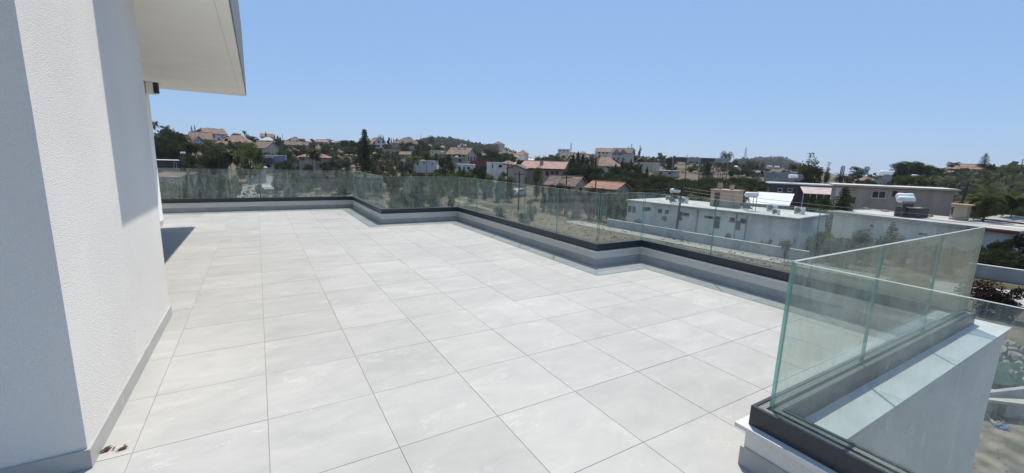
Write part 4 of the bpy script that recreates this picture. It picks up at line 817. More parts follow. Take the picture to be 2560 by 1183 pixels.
# heaters and dishes on other roofs
def top_z(px, py, D, dz): return at(px, py, D)[2]-dz
heater(1983, 441, 91, 22, HD.top, 'white tank heater beside a mesh dish on the dark grey house'); heater(1148, 366.5, 148, 8, top_z(1148, 366.5, 148, 1.4), 'left-hand roof tank on the big cream villa'); heater(1162, 364, 146, 8, top_z(1162, 364, 146, 1.5), 'right-hand roof tank on the big cream villa')
heater(1141, 392.5, 107, 9, top_z(1141, 392.5, 107, 2.2), 'white tank on a post above the low white house'); heater(1924, 417, 121, 13, HT.top, 'left tank on the grey stepped house'); heater(1942, 418, 121, 13, HT.top, 'right tank on the grey stepped house')
heater(2132, 428, 116, 13, top_z(2132, 428, 116, 3.4), 'round white tank above the brown-roofed small house'); heater(2215, 433, 82, 30, HC.top, 'wide white tank with frame on the beige two-storey building'); heater(2288, 440, 112, 17, top_z(2288, 440, 112, 2.6), 'white tank showing between the big dark trees'); heater(1105, 380.5, 146, 7, top_z(1105, 380.5, 146, 2), 'small white tank left of the big cream villa')
heater(457, 382.5, 86, 12, top_z(457, 382.5, 86, 2.6), 'white tank above the plum-brown shed'); heater(1895, 430, 118, 12, top_z(1895, 430, 118, 2), 'white tank left of the grey stepped house')
M_DISH = mat('grey_dish', (.17, .175, .18), .7)
def dish(px, py, D, r, label, zb):
    p = at(px, py, D); e = empty('satellite_dish', (p[0], p[1], zb), -math.atan2(p[0]-CAM[0], p[1]-CAM[1]), label, 'satellite dish', 'satellite dishes'); hh = p[2]-zb
    v = []; f = []; n = 16
    for k in range(5):
        q = r*k/4
        for i in range(n): t = 6.2832*i/n; v.append((q*math.cos(t), -.25*r*(q/r)**2, hh+q*math.sin(t)))
    for k in range(4):
        for i in range(n): j = (i+1) % n; f.append((k*n+i, k*n+j, (k+1)*n+j, (k+1)*n+i))
    MB().add(v, f).build('reflector', M_DISH, e, True); MB().tube((0, .08, 0), (0, .05, hh), .04, .04, 6).build('mast', M_STEEL, e); MB().tube((0, 0, hh-r*.9), (0, -r*.8, hh), .015, .015, 5).box(-.05, .05, -r*.85, -r*.75, hh-.05, hh+.05).build('feed_arm', M_STEEL, e)
dish(1999, 443, 92, .6, 'big mesh dish on the dark grey house', HD.top); dish(2217, 446, 80, .55, 'small round dish on the beige two-storey building', HC.top); dish(739, 412, 80, .42, 'small white dish on the pole in front of the tan two-storey house', top_z(739, 412, 80, 4))
for k, (a, b, e_, r_, D, w_, lab) in enumerate(((868, 884, 360, 355, 245, 'white', 'tiny white house on the skyline left of the tall conifer'), (1100, 1113, 368, 364, 330, 'cream', 'tiny cream house at the foot of the scrub hill'), (1150, 1166, 360, 357, 420, 'white', 'tiny white house halfway up the scrub hill'), (1066, 1080, 364, 360, 300, 'white', 'tiny white house below the round dark hillfoot tree'), (1212, 1226, 374, 370, 380, 'cream', 'tiny cream house on the bare slope below the crest house'), (1448, 1466, 383, 379, 330, 'cream', 'tiny cream house on the middle crest'), (692, 708, 366, 361, 205, 'white', 'small white house between the dark slope trees'))):
    h = House('cottage', lab, a, b, e_, D, D, 7, w_); h.hip(r_) if k % 2 else h.flat(.2, .2); h.win(a+4, e_+3, 3, 3); h.win(b-4, e_+3, 3, 3)
for k in range(9):
    p = HA.world(HA.w*random.uniform(.05, .98), -1.3-random.uniform(0, .6), 0); q = project((p[0], p[1], GZ)); hh = random.uniform(.7, 1.5); t_ = project((p[0], p[1], GZ+hh)); plant('bush', random.choice(['mid', 'bright', 'olive']), t_[0], t_[1], random.uniform(16, 26), math.hypot(p[0]-CAM[0], p[1]-CAM[1]), 'low garden shrub between the garden wall and the white bungalow', 'bungalow front shrubs')
# ------------------------------------------------------------------ roads, paths, walls, yard
lane = [hit(*q) for q in ((560, 560), (585, 520), (612, 492), (640, 466), (660, 448), (668, 440))]; ribbon(lane, [3.4, 4.2, 4.6, 5, 5.5, 6], 'lane', M_ROAD)
road = [hit(*q) for q in ((1296, 413), (1312, 404), (1326, 396), (1336, 390), (1338, 385))]; ribbon(road, 9, 'hill_road', mat('bleached_road', (.52, .50, .46), .9), .25, 40)
fa = HA.world(-6, -4.3, 0); fb = HA.world(HA.w+8, -4.2, 0); ribbon([fa, fb], 2.6, 'footpath', M_PATH, .05, 30)
lowwall([HA.world(-1, -2.6, 0), HA.world(HA.w*.5, -2.6, 0), HA.world(HA.w+2.2, -2.6, 0)], .95, .2, WALL['grey'], 'garden_wall', 'low grey rendered garden wall along the footpath before the white bungalow')
fp = [hit(1130, 500), hit(1180, 513), hit(1240, 528)]; ribbon(fp, 1.6, 'field_track', mat('bare_earth', (.24, .205, .155), .95, .2, 2), .05, 20)
wl = [onz(2405, 688, GZ), onz(2560, 712, GZ), onz(2760, 735, GZ)]; lowwall(wl, 1.0, .25, WALL['grey'], 'street_wall', 'pale street wall below the shrubs of the grey-white bungalow')
ribbon([onz(2330, 715, GZ), onz(2480, 738, GZ), onz(2760, 775, GZ)], 5.0, 'street', mat('bright_concrete_street', (.42, .41, .385), .9, .12, .7), .05, 20)
yard = ribbon([onz(2300, 900, GZ), onz(2560, 1010, GZ), onz(2900, 1100, GZ)], 15, 'gravel_yard', mat('gravel_yard_soil', (.165, .14, .105), .95, .45, 1.6, bump=1.0, bscale=9, detail=10, ramp=(.38, .62)), .04, 16)
# wire fence along the street side of the plot
fe = empty('wire_fence', onz(2400, 790, GZ), 0, 'low dark mesh fence on thin posts beyond the yard', 'fence'); fa, fb = onz(2360, 783, GZ), onz(2640, 812, GZ)
for k in range(9):
    q = fa+(fb-fa)*k/8; o = MB().tube((q[0], q[1], GZ-.2), (q[0], q[1], GZ+.95), .03, .03, 6).build('post', M_STEEL, fe); o.matrix_parent_inverse = Matrix.Translation(-fe.location)
for zz in (.08, .45, .9): o = MB().tube((*fa[:2], GZ+zz), (*fb[:2], GZ+zz), .012, .012, 4).build('rail_wire', M_STEEL, fe); o.matrix_parent_inverse = Matrix.Translation(-fe.location)
# building rubble in the yard
M_RUB = mat('rubble', (.26, .24, .205), .95, .35, 3, rnd=.25, bump=.6, bscale=12)
def rock(r, m, name):
    mb = MB(); mb.lathe([(r*.3, -r*.5), (r*.95, -r*.25), (r, r*.1), (r*.7, r*.45), (r*.2, r*.6)], 7); mb.v = [(x*random.uniform(.7, 1.3), y*random.uniform(.7, 1.3), z*random.uniform(.7, 1.3)) for x, y, z in mb.v]; return mb.mesh(name, m)
RM = [rock(.22, M_RUB, 'rubble_stone') for _ in range(5)]
def pile(px, py, n, sx, sy, label, hm=.5):
    c = onz(px, py, GZ); e = empty('rubble_heap', (c[0], c[1], GZ), 0, label, 'rubble', 'heaps of rubble in the yard')
    for k in range(n):
        o = link('stone', random.choice(RM), e); q = random.gauss(0, .45), random.gauss(0, .45); o.location = (q[0]*sx, q[1]*sy, max(.05, hm*(1-math.hypot(*q)))+random.uniform(-.05, .1)); s_ = random.uniform(.5, 1.7); o.scale = (s_*random.uniform(.7, 1.5), s_, s_*.8); o.rotation_euler = (random.uniform(0, 3), random.uniform(0, 3), random.uniform(0, 6))
pile(2505, 915, 60, 1.6, 1.3, 'rounded heap of pale rubble behind the planks', .9); pile(2545, 962, 45, 1.6, 1.0, 'broken bricks and blocks above the green netting', .4); pile(2470, 945, 30, 1.2, .9, 'darker rubble strewn beside the rounded heap', .3)
M_PLANK = mat('grey_plank', (.20, .165, .125), .9, .25, 4, rnd=.25)
for k in range(9):
    c = onz(2490+random.uniform(-30, 60), 930+random.uniform(-10, 45), GZ); o = MB().box(-random.uniform(.6, 1.2), random.uniform(.6, 1.2), -.09, .09, 0, .04).build('plank', M_PLANK); o.location = (c[0], c[1], GZ+.1+.05*k); o.rotation_euler = (random.uniform(-.1, .1), random.uniform(-.12, .12), random.uniform(-.6, .9)); tag(o, 'loose grey plank lying on the rubble', 'plank', 'planks on the rubble')
net = MB(); g0 = onz(2455, 985, GZ); nn = 12; vv = []
for i in range(nn+1):
    for j in range(5):
        x = i/nn*3.4; y = j*.55; vv.append((x+random.gauss(0, .04), y+random.gauss(0, .04), .25+.6*math.exp(-((y-1.1)/.8)**2)*(1-.4*i/nn)+random.gauss(0, .05)))
net.add(vv, [(i*5+j, (i+1)*5+j, (i+1)*5+j+1, i*5+j+1) for i in range(nn) for j in range(4)]); o = net.build('shade_netting', mat('green_netting', (.02, .065, .045), .9, .35, 5), None, True); o.location = (g0[0], g0[1], GZ); o.rotation_euler = (0, 0, -.55); tag(o, 'crumpled dark green netting thrown over rubble', 'netting')
c = onz(2478, 1030, GZ); e = empty('concrete_bench', (c[0], c[1], GZ), -.75, 'pale slab resting on a concrete block in the yard', 'slab'); MB().box(-1.0, 1.0, -.45, .45, .55, .64).build('slab_top', mat('cream_slab', (.42, .39, .32), .8, .1, 3), e); MB().box(.1, .75, -.35, .35, .0, .548).build('block', WALL['grey'], e); MB().box(-.9, -.5, -.3, .3, 0, .548).build('block', WALL['dark'], e)
c = onz(2545, 1035, GZ); e = empty('precast_barrier', (c[0], c[1], GZ), -.5, 'upright grey precast concrete barrier beside the netting', 'barrier'); MB().add([(-1.4, 0, -.05), (1.6, 0, -.05), (1.6, 0, 1.15), (-1.4, 0, .75), (-1.4, .14, 0), (1.6, .14, 0), (1.6, .14, 1.15), (-1.4, .14, .75)], [(0, 1, 2, 3), (5, 4, 7, 6), (3, 2, 6, 7), (0, 3, 7, 4), (1, 5, 6, 2)]).build('upright_slab', WALL['grey'], e)
def hose(px, py, n, m, label, r=.03, sx=.6, sy=.35):
    c = onz(px, py, GZ); pts = [Vector((c[0]+sx*math.sin(k*.9+random.uniform(-.3, .3))*random.uniform(.4, 1), c[1]+sy*math.cos(k*.7)*random.uniform(.4, 1), GZ+.06+random.uniform(0, .06))) for k in range(n)]
    tag(MB().path(pts, r, 6).build('hose', m), label, 'hose')
hose(2475, 1050, 16, M_RUB, 'tangled white and grey hose under the slab'); hose(2502, 1072, 26, mat('blue_rope_fibre', (.10, .22, .42), .8), 'knotted blue rope on the gravel', .014, .28, .2)
a, b = onz(2515, 1035, GZ), onz(2600, 1075, GZ); tag(MB().tube((a[0], a[1], GZ+.12), (b[0], b[1], GZ+.12), .06, .06, 10).build('plastic_pipe', M_RUB), 'straight pale plastic pipe lying beside the concrete barrier', 'pipe')
# gravel and clods
gm = MB()
for k in range(1800):
    x, y = random.uniform(12, 34), random.uniform(-4, 9); r_ = random.uniform(.01, .045); z_ = tz(x, y)+.05
    gm.add([(x-r_, y, z_), (x, y-r_, z_), (x+r_, y, z_), (x, y+r_, z_), (x, y, z_+r_*.9)], [(0, 1, 4), (1, 2, 4), (2, 3, 4), (3, 0, 4)])
tag(gm.build('gravel', M_RUB), 'loose gravel and stones scattered over the yard soil', 'gravel', kind='stuff')
# ------------------------------------------------------------------ poles, cables, billboard frame, masts, cars
tops = {}
tops['a'] = pole(1270, 405, 80, 'tall dark utility pole before the blank gable of the beige house'); tops['b'] = pole(1299, 428, 66, 'shorter utility pole with cross-arm left of the dark green tree'); tops['c'] = pole(1417, 437, 68, 'utility pole in front of the brown weathered roof'); tops['d'] = pole(1490, 452, 66, 'utility pole in front of the orange shed roof', False)
tops['e'] = pole(1706, 463, 51.5, 'thick utility pole on the field edge before the white bungalow', True, .16, lean=.035)
tops['f'] = pole(2421, 455, 78, 'leaning dark pole beside the beige two-storey building', True, .15, lean=.06); tops['g'] = pole(646, 425, 74, 'street pole at the bend of the lane', False, .1)
for k, (px, t, D) in enumerate(((1660, 392, 170), (1888, 392, 230), (1897, 397, 240), (2541, 410, 175), (2558, 398, 170), (706, 335, 240), (1265, 386, 240))): pole(px, t, D, 'slim distant utility pole standing on the hillside', False, .12)
far_r = onz(2900, 700, 0)*0+np.array([64, -22, 1.5])
for k, dz in enumerate((0, -.35, -.7)):
    o3 = np.array([0, 0, dz]); cable(tops['c']+o3, tops['e']+o3, 1.0, 'dark power cable sagging between the roof-side pole and the field-edge pole'); cable(tops['e']+o3, np.array([47, -16, .3])+o3, 1.2, 'dark power cable running away from the field-edge pole'); cable(tops['f']+o3, np.array([86, -14, 3.5])+o3, 1.0, 'thin power cable running from the leaning pole'); cable(tops['a']+o3, tops['c']+o3, .8, 'dark power cable between the two poles at the beige gable')
p = at(1752, 392, 132); hb = House('billboard_frame', 'rusted steel billboard frame with faded grey panels above the tree belt', 1684, 1822, 392, 128, 134, .25, 'grey', 'billboard')
bpy.data.objects.remove(hb.e.children[0])
for k in range(5): hb.part(MB().box(hb.w*k/4-.12, hb.w*k/4+.12, 0, .24, 0, hb.h), 'post', M_STEEL)
for k in range(4): hb.part(MB().box(hb.w*k/4+.14, hb.w*(k+1)/4-.14, -.06, -.01, hb.h-1.2, hb.h-.05), 'panel', WALL['grey'] if k % 2 else WALL['dark'])
for zz in (1.35, 2.0, 3.2, 4.4): hb.part(MB().box(-.1, hb.w+.1, .26, .36, hb.h-zz-.1, hb.h-zz), 'cross_beam', M_RUST)
for k in range(3): hb.part(MB().box(hb.w-.5-.7*k, hb.w-.38-.7*k, 1.2, 1.32, 0, hb.h-1.2), 'back_strut', M_RUST)
def mast(px, top, base, D, wpx, label, arms=0):
    p = at(px, base, D); t = at(px, top, D); hh = t[2]-p[2]; w = wpx*mpp(px, base, D)/2; e = empty('lattice_mast', (p[0], p[1], p[2]-4), 0, label, 'pylon'); hh += 4; r_ = w*.10
    for sx, sy in ((-1, -1), (1, -1), (1, 1), (-1, 1)): MB().tube((sx*w, sy*w, 0), (sx*w*.12, sy*w*.12, hh), r_, r_*.6, 4).build('leg', M_STEEL, e)
    br = MB(); n = 9
    for k in range(n):
        a, b = k/n, (k+1)/n; wa, wb = w*(1-.88*a), w*(1-.88*b)
        for (x0, y0), (x1, y1) in (((-1, -1), (1, -1)), ((1, -1), (1, 1)), ((1, 1), (-1, 1)), ((-1, 1), (-1, -1))): br.tube((x0*wa, y0*wa, a*hh), (x1*wb, y1*wb, b*hh), r_*.6, r_*.6, 3)
    br.build('bracing', M_STEEL, e)
    for k in range(arms): MB().tube((-w*1.5, 0, hh*(.72+.1*k)), (w*1.5, 0, hh*(.72+.1*k)), r_*.8, r_*.8, 4).build('cross_arm', M_STEEL, e)
mast(1427, 357, 378, 480, 5, 'small lattice power pylon on the far crest beside the white cube villa', 3); mast(1862, 368, 398, 900, 6, 'tall lattice mast on the far mountain ridge')
car(1840, 423, 205, .2, C_WHITE, 'white car on the sandy road below the far mountain'); car(660, 455, 84, 1.9, C_GREY, 'grey car parked at the bend of the lane'); car(1275, 476, 82, .4, C_GREY, 'dark car parked before the beige gable house'); car(1296, 474, 84, .4, C_WHITE, 'white car parked before the beige gable house'); car(2440, 539, 64, -.4, C_WHITE, 'white car behind the grey terrace wall')
for px, py, D in ((2104, 416, 128), (2108, 414, 128), (2112, 415, 128)):
    p = at(px, py, D); z = tz(p[0], p[1]); tag(MB().tube((p[0], p[1], z-.3), (p[0], p[1], p[2]), .16, .10, 7).build('bare_trunk', M_BARK), 'bare dead palm trunk of a group of three behind the beige building', 'tree trunk', 'three bare trunks')
# ================================================================== trees and shrubs
P1 = lambda kind, leaf, px, top, w, D, label, **k: plant(kind, leaf, px, top, w, D, label, **k)
P1('palm', 'dark', 384, 297, 17, 172, 'slender fan palm on the skyline at the house edge'); P1('palm', 'dark', 410, 307, 22, 152, 'bushy fan palm on the skyline above the dark trees')
grove('cyp', 'dark', 'thin cypress of the pair on the ridge left of the white villa', 'ridge cypress pair', [(478, 313, 5, 232), (486, 312, 5, 232)])
grove('date', 'dark', 'date palm crown rising behind the white ridge villa', 'date palms on the ridge', [(512, 318, 22, 235), (525, 316, 24, 238), (545, 318, 24, 236)])
grove('oak', 'dark', 'dense dark tree in the mass above the plum-brown shed', 'dark trees above the shed', [(400, 336, 52, 122), (425, 322, 70, 116), (452, 332, 56, 112), (440, 350, 60, 102), (402, 355, 52, 104), (470, 352, 40, 108), (392, 345, 40, 110)])
P1('palm', 'mid', 470, 343, 27, 96, 'green fan palm in front of the pale green gable house'); P1('palm', 'mid', 484, 348, 24, 99, 'second fan palm beside the pale green gable house')
grove('oak', 'mid', 'rounded green tree below the orange-roofed houses', 'green trees below the orange roofs', [(507, 356, 34, 112), (528, 347, 44, 130), (548, 360, 40, 118), (560, 366, 36, 108), (520, 362, 40, 120)])
grove('oak', 'dark', 'large bushy tree beside the lane', 'bushy trees by the lane', [(486, 380, 56, 86), (516, 376, 60, 84), (540, 384, 56, 80), (465, 395, 40, 80), (555, 392, 36, 78)])
P1('palm', 'mid', 572, 361, 34, 80, 'fan palm with long brown skirt beside the bright green tree'); P1('palm', 'mid', 588, 374, 27, 82, 'shorter fan palm with brown skirt beside the lane')
P1('oak', 'bright', 618, 350, 80, 96, 'large bright green spreading tree beside the lane', var=1); P1('oak', 'mid', 646, 372, 38, 104, 'green tree left of the blue-grey modern house')
P1('palm', 'dark', 610, 324, 9, 235, 'single palm on the skyline right of the long orange roof'); P1('loose', 'olive', 618, 330, 20, 232, 'thin sparse tree beside the skyline palm')
grove('oak', 'dark', 'dark tree on the ridge between the orange roof and the veranda house', 'ridge trees', [(592, 332, 20, 245), (630, 340, 34, 215), (582, 335, 14, 245), (642, 346, 22, 212), (600, 338, 20, 240)])
grove('cyp', 'dark', 'small cypress on the skyline near the veranda house', 'skyline cypresses', [(664, 330, 8, 255), (686, 336, 6, 232), (694, 339, 11, 224), (700, 342, 9, 226)])
grove('oak', 'dark', 'dark garden tree between the scattered slope houses', 'slope garden trees', [(696, 346, 34, 198), (690, 358, 30, 180), (706, 372, 24, 160), (672, 350, 18, 190), (720, 376, 36, 150), (755, 372, 30, 150), (740, 374, 26, 152), (700, 380, 30, 140), (776, 378, 26, 140), (820, 366, 34, 150), (805, 372, 30, 148), (835, 372, 40, 142)])
grove('oak', 'mid', 'green tree between the blue-grey modern house and the tan house', 'trees by the modern house', [(722, 376, 30, 118), (732, 388, 32, 112), (726, 400, 30, 106), (690, 402, 18, 110)])
P1('loose', 'olive', 742, 390, 20, 100, 'grey half-bare tree left of the tan two-storey house'); P1('palm', 'mid', 779, 362, 34, 97, 'tall fan palm in front of the tan two-storey house'); P1('palm', 'mid', 790, 372, 26, 99, 'lower fan palm beside the tall one at the tan house')
P1('pine', 'dark', 821, 345, 22, 250, 'umbrella pine on the skyline'); P1('date', 'dark', 755, 344, 18, 236, 'date palm on the skyline by the brown-roofed house'); P1('oak', 'dark', 779, 347, 16, 240, 'small dark tree on the skyline by the grey flat-roofed house')
grove('oak', 'olive', 'grey-green olive tree on the slope left of the tall conifer', 'olives left of the conifer', [(832, 376, 46, 126), (850, 388, 44, 112), (828, 396, 40, 104), (868, 396, 38, 104), (846, 404, 36, 98), (815, 400, 34, 100)])
P1('oak', 'brown', 866, 388, 34, 108, 'brownish thin-leaved tree left of the tall conifer')
grove('oak', 'dark', 'dark tree on the slope behind the tall conifer', 'trees behind the conifer', [(862, 350, 38, 190), (880, 349, 36, 186), (896, 352, 36, 176), (872, 366, 50, 150), (895, 370, 50, 146), (930, 360, 40, 160), (945, 368, 34, 140), (890, 388, 40, 118), (940, 384, 34, 116), (928, 395, 30, 110)])
P1('fir', 'dark', 911, 318, 78, 97, 'tall dark tiered conifer standing above the reed bank', var=0)
grove('cyp', 'dark', 'small dark spire behind the white gable-ended house', 'spires behind the gable house', [(947, 336, 5, 235), (952, 336, 5, 235), (958, 339, 8, 232), (978, 344, 6, 236), (984, 346, 6, 234)])
P1('oak', 'dark', 972, 340, 12, 235, 'two-tone small tree right of the white gable-ended house'); P1('oak', 'dark', 992, 346, 14, 240, 'small tree left of the weathered hip roof'); P1('pine', 'dark', 1022, 337, 26, 252, 'rounded dark pine above the weathered hip roof'); P1('spike', 'dark', 1052, 326, 14, 212, 'slim see-through spire-shaped conifer on the skyline'); P1('oak', 'dark', 1080, 339, 26, 350, 'round dark tree at the foot of the scrub hill')
grove('oak', 'dark', 'dark tree on the slope below the slim spire conifer', 'trees below the spire', [(1052, 348, 26, 205), (1064, 352, 24, 215), (1016, 352, 38, 172), (1012, 366, 40, 150), (1040, 372, 40, 165), (1062, 376, 40, 160), (1086, 372, 36, 175), (1094, 364, 34, 200), (1100, 384, 30, 150), (1072, 388, 34, 135), (1040, 385, 30, 138)])
grove('oak', 'olive', 'grey-green olive tree above the reed bank', 'olives above the reeds', [(968, 382, 44, 120), (990, 384, 50, 112), (955, 398, 44, 98), (980, 402, 46, 95), (1004, 398, 44, 98), (935, 404, 34, 96), (1024, 402, 36, 96)])
P1('date', 'bright', 1031, 384, 34, 104, 'bright green palm behind the reed bank'); P1('palm', 'mid', 1066, 375, 20, 106, 'fan palm with brown skirt left of the whitewashed house'); P1('oak', 'bright', 1018, 386, 24, 108, 'bright leafy tree beside the bright green palm')
P1('oak', 'dark', 1108, 386, 62, 92, 'large dark tree before the big cream villa', var=1); P1('oak', 'dark', 1126, 402, 40, 88, 'dark bush-like tree at the right foot of the large dark tree')
for k in range(26):
    x = 852+k*17+random.uniform(-6, 6); plant('bush', random.choice(['bright', 'mid', 'mid', 'brown']), x, 424+(x-852)*.03+random.uniform(-3, 4), random.uniform(30, 44), random.uniform(77, 84), 'reedy green shrub in the bank along the far field edge', 'reed bank shrubs')
for k in range(16):
    x = 690+k*12+random.uniform(-5, 5); plant('bush', random.choice(['mid', 'olive', 'dark']), x, 434+random.uniform(-5, 6), random.uniform(28, 40), random.uniform(80, 92), 'low green shrub on the rough ground by the lane', 'lane shrubs')
grove('oak', 'dark', 'dark tree clump in front of the low white house', 'clump before the low white house', [(1165, 420, 50, 82), (1190, 416, 44, 86), (1148, 424, 36, 80), (1202, 408, 40, 96), (1208, 424, 30, 84)])
grove('oak', 'dark', 'dark tree behind the white cabin', 'trees behind the cabin', [(1238, 375, 34, 142), (1250, 380, 32, 146), (1212, 384, 38, 155), (1200, 376, 30, 170), (1262, 388, 22, 150), (1222, 372, 24, 180), (1232, 394, 34, 132), (1206, 394, 26, 135)])
grove('bush', 'dark', 'dark shrub beside the hill road', 'hill road shrubs', [(1272, 396, 22, 150), (1296, 397, 20, 155), (1306, 398, 16, 170), (1345, 392, 16, 200), (1360, 394, 24, 190), (1378, 392, 30, 185), (1395, 396, 28, 175), (1330, 404, 20, 150), (1352, 404, 30, 140), (1388, 402, 30, 150)])
P1('pine', 'mid', 1259, 424, 20, 100, 'small flat-topped tree on the bare bank by the tall pole'); P1('oak', 'mid', 1344, 417, 40, 82, 'dense dark green tree against the beige house', var=3); P1('date', 'olive', 1344, 384, 16, 150, 'scrawny palm above the long beige house')
grove('bush', 'brown', 'yellowish shrub before the brown weathered roof', 'yellowish field shrubs', [(1378, 456, 34, 68), (1398, 452, 40, 66), (1420, 462, 30, 65), (1362, 462, 26, 68), (1476, 467, 44, 62), (1504, 470, 44, 62), (1445, 470, 40, 64), (1532, 476, 44, 61), (1556, 474, 50, 64)])
grove('cyp', 'dark', 'tall dark cypress in the belt right of the long beige house', 'belt cypresses', [(1446, 380, 30, 104), (1434, 386, 28, 106), (1458, 386, 30, 102), (1468, 394, 30, 100), (1427, 398, 26, 108), (1480, 400, 28, 98)])
P1('loose', 'dark', 1490, 384, 26, 100, 'thin-topped dark tree in the belt before the orange hip roof')
def belt(label, group, items, k=1.6):
    for px, t, w, D in items: plant('oak', 'dark', px, t, w*k, D, label, group)
belt('dark evergreen above the brown weathered roof', 'evergreens above the weathered roof', [(1430, 418, 36, 100), (1452, 404, 38, 98), (1470, 408, 38, 96)])
belt('dark evergreen in front of the big orange hip roof', 'evergreens before the hip roof', [(1494, 412, 38, 96), (1520, 424, 40, 94), (1544, 414, 40, 98), (1505, 432, 46, 88)])
belt('dark evergreen left of the cream block house', 'evergreens left of the block house', [(1568, 404, 36, 104), (1590, 405, 32, 106), (1580, 424, 44, 96)])
belt('dark evergreen below the cream block house', 'evergreens below the block house', [(1612, 428, 40, 102), (1636, 434, 44, 100), (1662, 438, 46, 100), (1690, 441, 46, 98)])
belt('dark evergreen in the front row behind the orange shed roof', 'front row by the shed roof', [(1530, 446, 46, 84), (1560, 438, 54, 86), (1590, 444, 54, 84)])
belt('dark evergreen in the front row behind the far end of the white bungalow', 'front row behind the bungalow', [(1625, 450, 54, 80), (1660, 454, 54, 80), (1694, 456, 54, 80), (1600, 462, 50, 74), (1645, 466, 50, 74), (1685, 468, 44, 73)])
belt('dark evergreen below the billboard frame', 'evergreens below the billboard', [(1726, 444, 46, 98), (1752, 442, 46, 100), (1780, 440, 44, 102), (1806, 444, 44, 100), (1730, 458, 52, 82), (1765, 460, 52, 82), (1800, 456, 52, 84), (1715, 468, 44, 74), (1755, 472, 44, 74)])
belt('rounded evergreen filling the belt behind the bungalow stairhead', 'evergreens behind the stairhead', [(1640, 440, 40, 92), (1700, 446, 44, 90), (1745, 450, 44, 88), (1790, 446, 44, 90), (1835, 450, 40, 90), (1870, 454, 40, 90), (1910, 456, 36, 92)])
belt('dark evergreen right of the billboard frame', 'evergreens right of the billboard', [(1832, 438, 46, 102), (1858, 440, 46, 102), (1882, 444, 44, 100), (1906, 448, 42, 98), (1890, 458, 40, 88)])
grove('cyp', 'dark', 'pointed dark evergreen standing in the tree belt', 'pointed belt evergreens', [(1556, 400, 18, 106), (1578, 398, 18, 108), (1602, 412, 16, 104), (1618, 416, 16, 104), (1770, 406, 30, 112), (1540, 408, 18, 106)])
for px, py in ((1512, 470), (1600, 478), (1640, 482), (1740, 484), (1860, 470)): plant('bush', 'mid', px, py, 50, 72, 'green undergrowth shrub at the foot of the evergreen belt', 'belt undergrowth')
grove('loose', 'dark', 'airy tall tree right of the twin-gabled house', 'airy crest trees', [(1584, 361, 30, 216), (1600, 364, 20, 214)]); grove('oak', 'dark', 'dark shrub-like tree at the foot of the airy crest trees', 'crest trees', [(1588, 388, 26, 214), (1650, 381, 20, 305), (1661, 388, 16, 300), (1674, 392, 30, 172), (1680, 402, 24, 165), (1604, 394, 18, 210)])
P1('date', 'dark', 1819, 371, 30, 160, 'dark palm at the right end of the billboard frame')
P1('oak', 'bright', 1838, 460, 92, 82, 'broad bright green mound-shaped tree behind the white bungalow', var=3); grove('bush', 'bright', 'light green shrub behind the white bungalow roof', 'shrubs behind the bungalow', [(1725, 484, 60, 68), (1770, 488, 50, 66), (1900, 470, 40, 74), (1852, 486, 50, 68)])
grove('bush', 'dark', 'scrubby bush on the sandy slope below the far mountain', 'sandy slope bushes', [(1842, 408, 20, 230), (1862, 410, 24, 225), (1880, 412, 24, 220), (1898, 416, 22, 215), (1955, 424, 26, 160), (1972, 426, 24, 155), (1960, 438, 30, 125), (1985, 434, 24, 130), (1870, 426, 24, 150), (1830, 424, 24, 150), (1890, 436, 26, 128)])
P1('date', 'dark', 1986, 403, 24, 152, 'dark palm left of the reddish garden tree'); P1('loose', 'mid', 2018, 383, 84, 108, 'tall straggly tree with bare twigs above the dark grey house'); P1('oak', 'brown', 2022, 410, 56, 104, 'reddish brown flowering tree below the bare twigs'); P1('oak', 'dark', 2046, 414, 50, 102, 'dark green tree right of the reddish flowering tree'); P1('loose', 'olive', 2072, 406, 36, 106, 'small straggly tree right of the dark green tree')
P1('date', 'dark', 2106, 428, 30, 112, 'bushy palm below the three bare trunks'); P1('oak', 'dark', 2152, 414, 46, 152, 'round domed dark tree behind the small tank'); P1('oak', 'dark', 2135, 428, 26, 140, 'low dark tree left of the round domed tree')
grove('oak', 'dark', 'big dark broad tree behind the right half of the beige building', 'big dark trees behind the beige building', [(2248, 406, 54, 132), (2272, 400, 60, 134), (2300, 402, 56, 136), (2322, 412, 44, 138), (2346, 417, 30, 142)])
grove('oak', 'mid', 'green tree along the roof edge of the beige building', 'trees along the beige roof edge', [(2250, 434, 50, 106), (2276, 438, 50, 104), (2304, 436, 50, 106), (2326, 446, 34, 108), (2230, 440, 40, 104)])
P1('palm', 'dark', 2384, 402, 28, 146, 'shaggy palm in front of the ochre split-level house'); P1('oak', 'mid', 2410, 424, 20, 146, 'green tree against the ochre split-level house'); P1('fir', 'dark', 2467, 380, 52, 152, 'dark tiered conifer on the crest beside the ochre split-level house', var=1); P1('oak', 'dark', 2462, 408, 40, 154, 'dark bush at the foot of the hill-crest conifer')
P1('fir', 'mid', 2116, 461, 112, 63, 'green tiered conifer in front of the beige building', var=0)
P1('cycad', 'mid', 1995, 484, 60, 66, 'spreading cycad behind the white bungalow'); P1('cycad', 'bright', 2008, 492, 50, 64, 'yellow-green cycad beside the spreading cycad'); grove('oak', 'dark', 'dark garden tree between the white bungalow and the tiered conifer', 'garden trees by the conifer', [(2042, 484, 52, 68), (2070, 490, 46, 66), (2024, 496, 46, 63), (2056, 502, 50, 61), (2090, 500, 40, 64)])
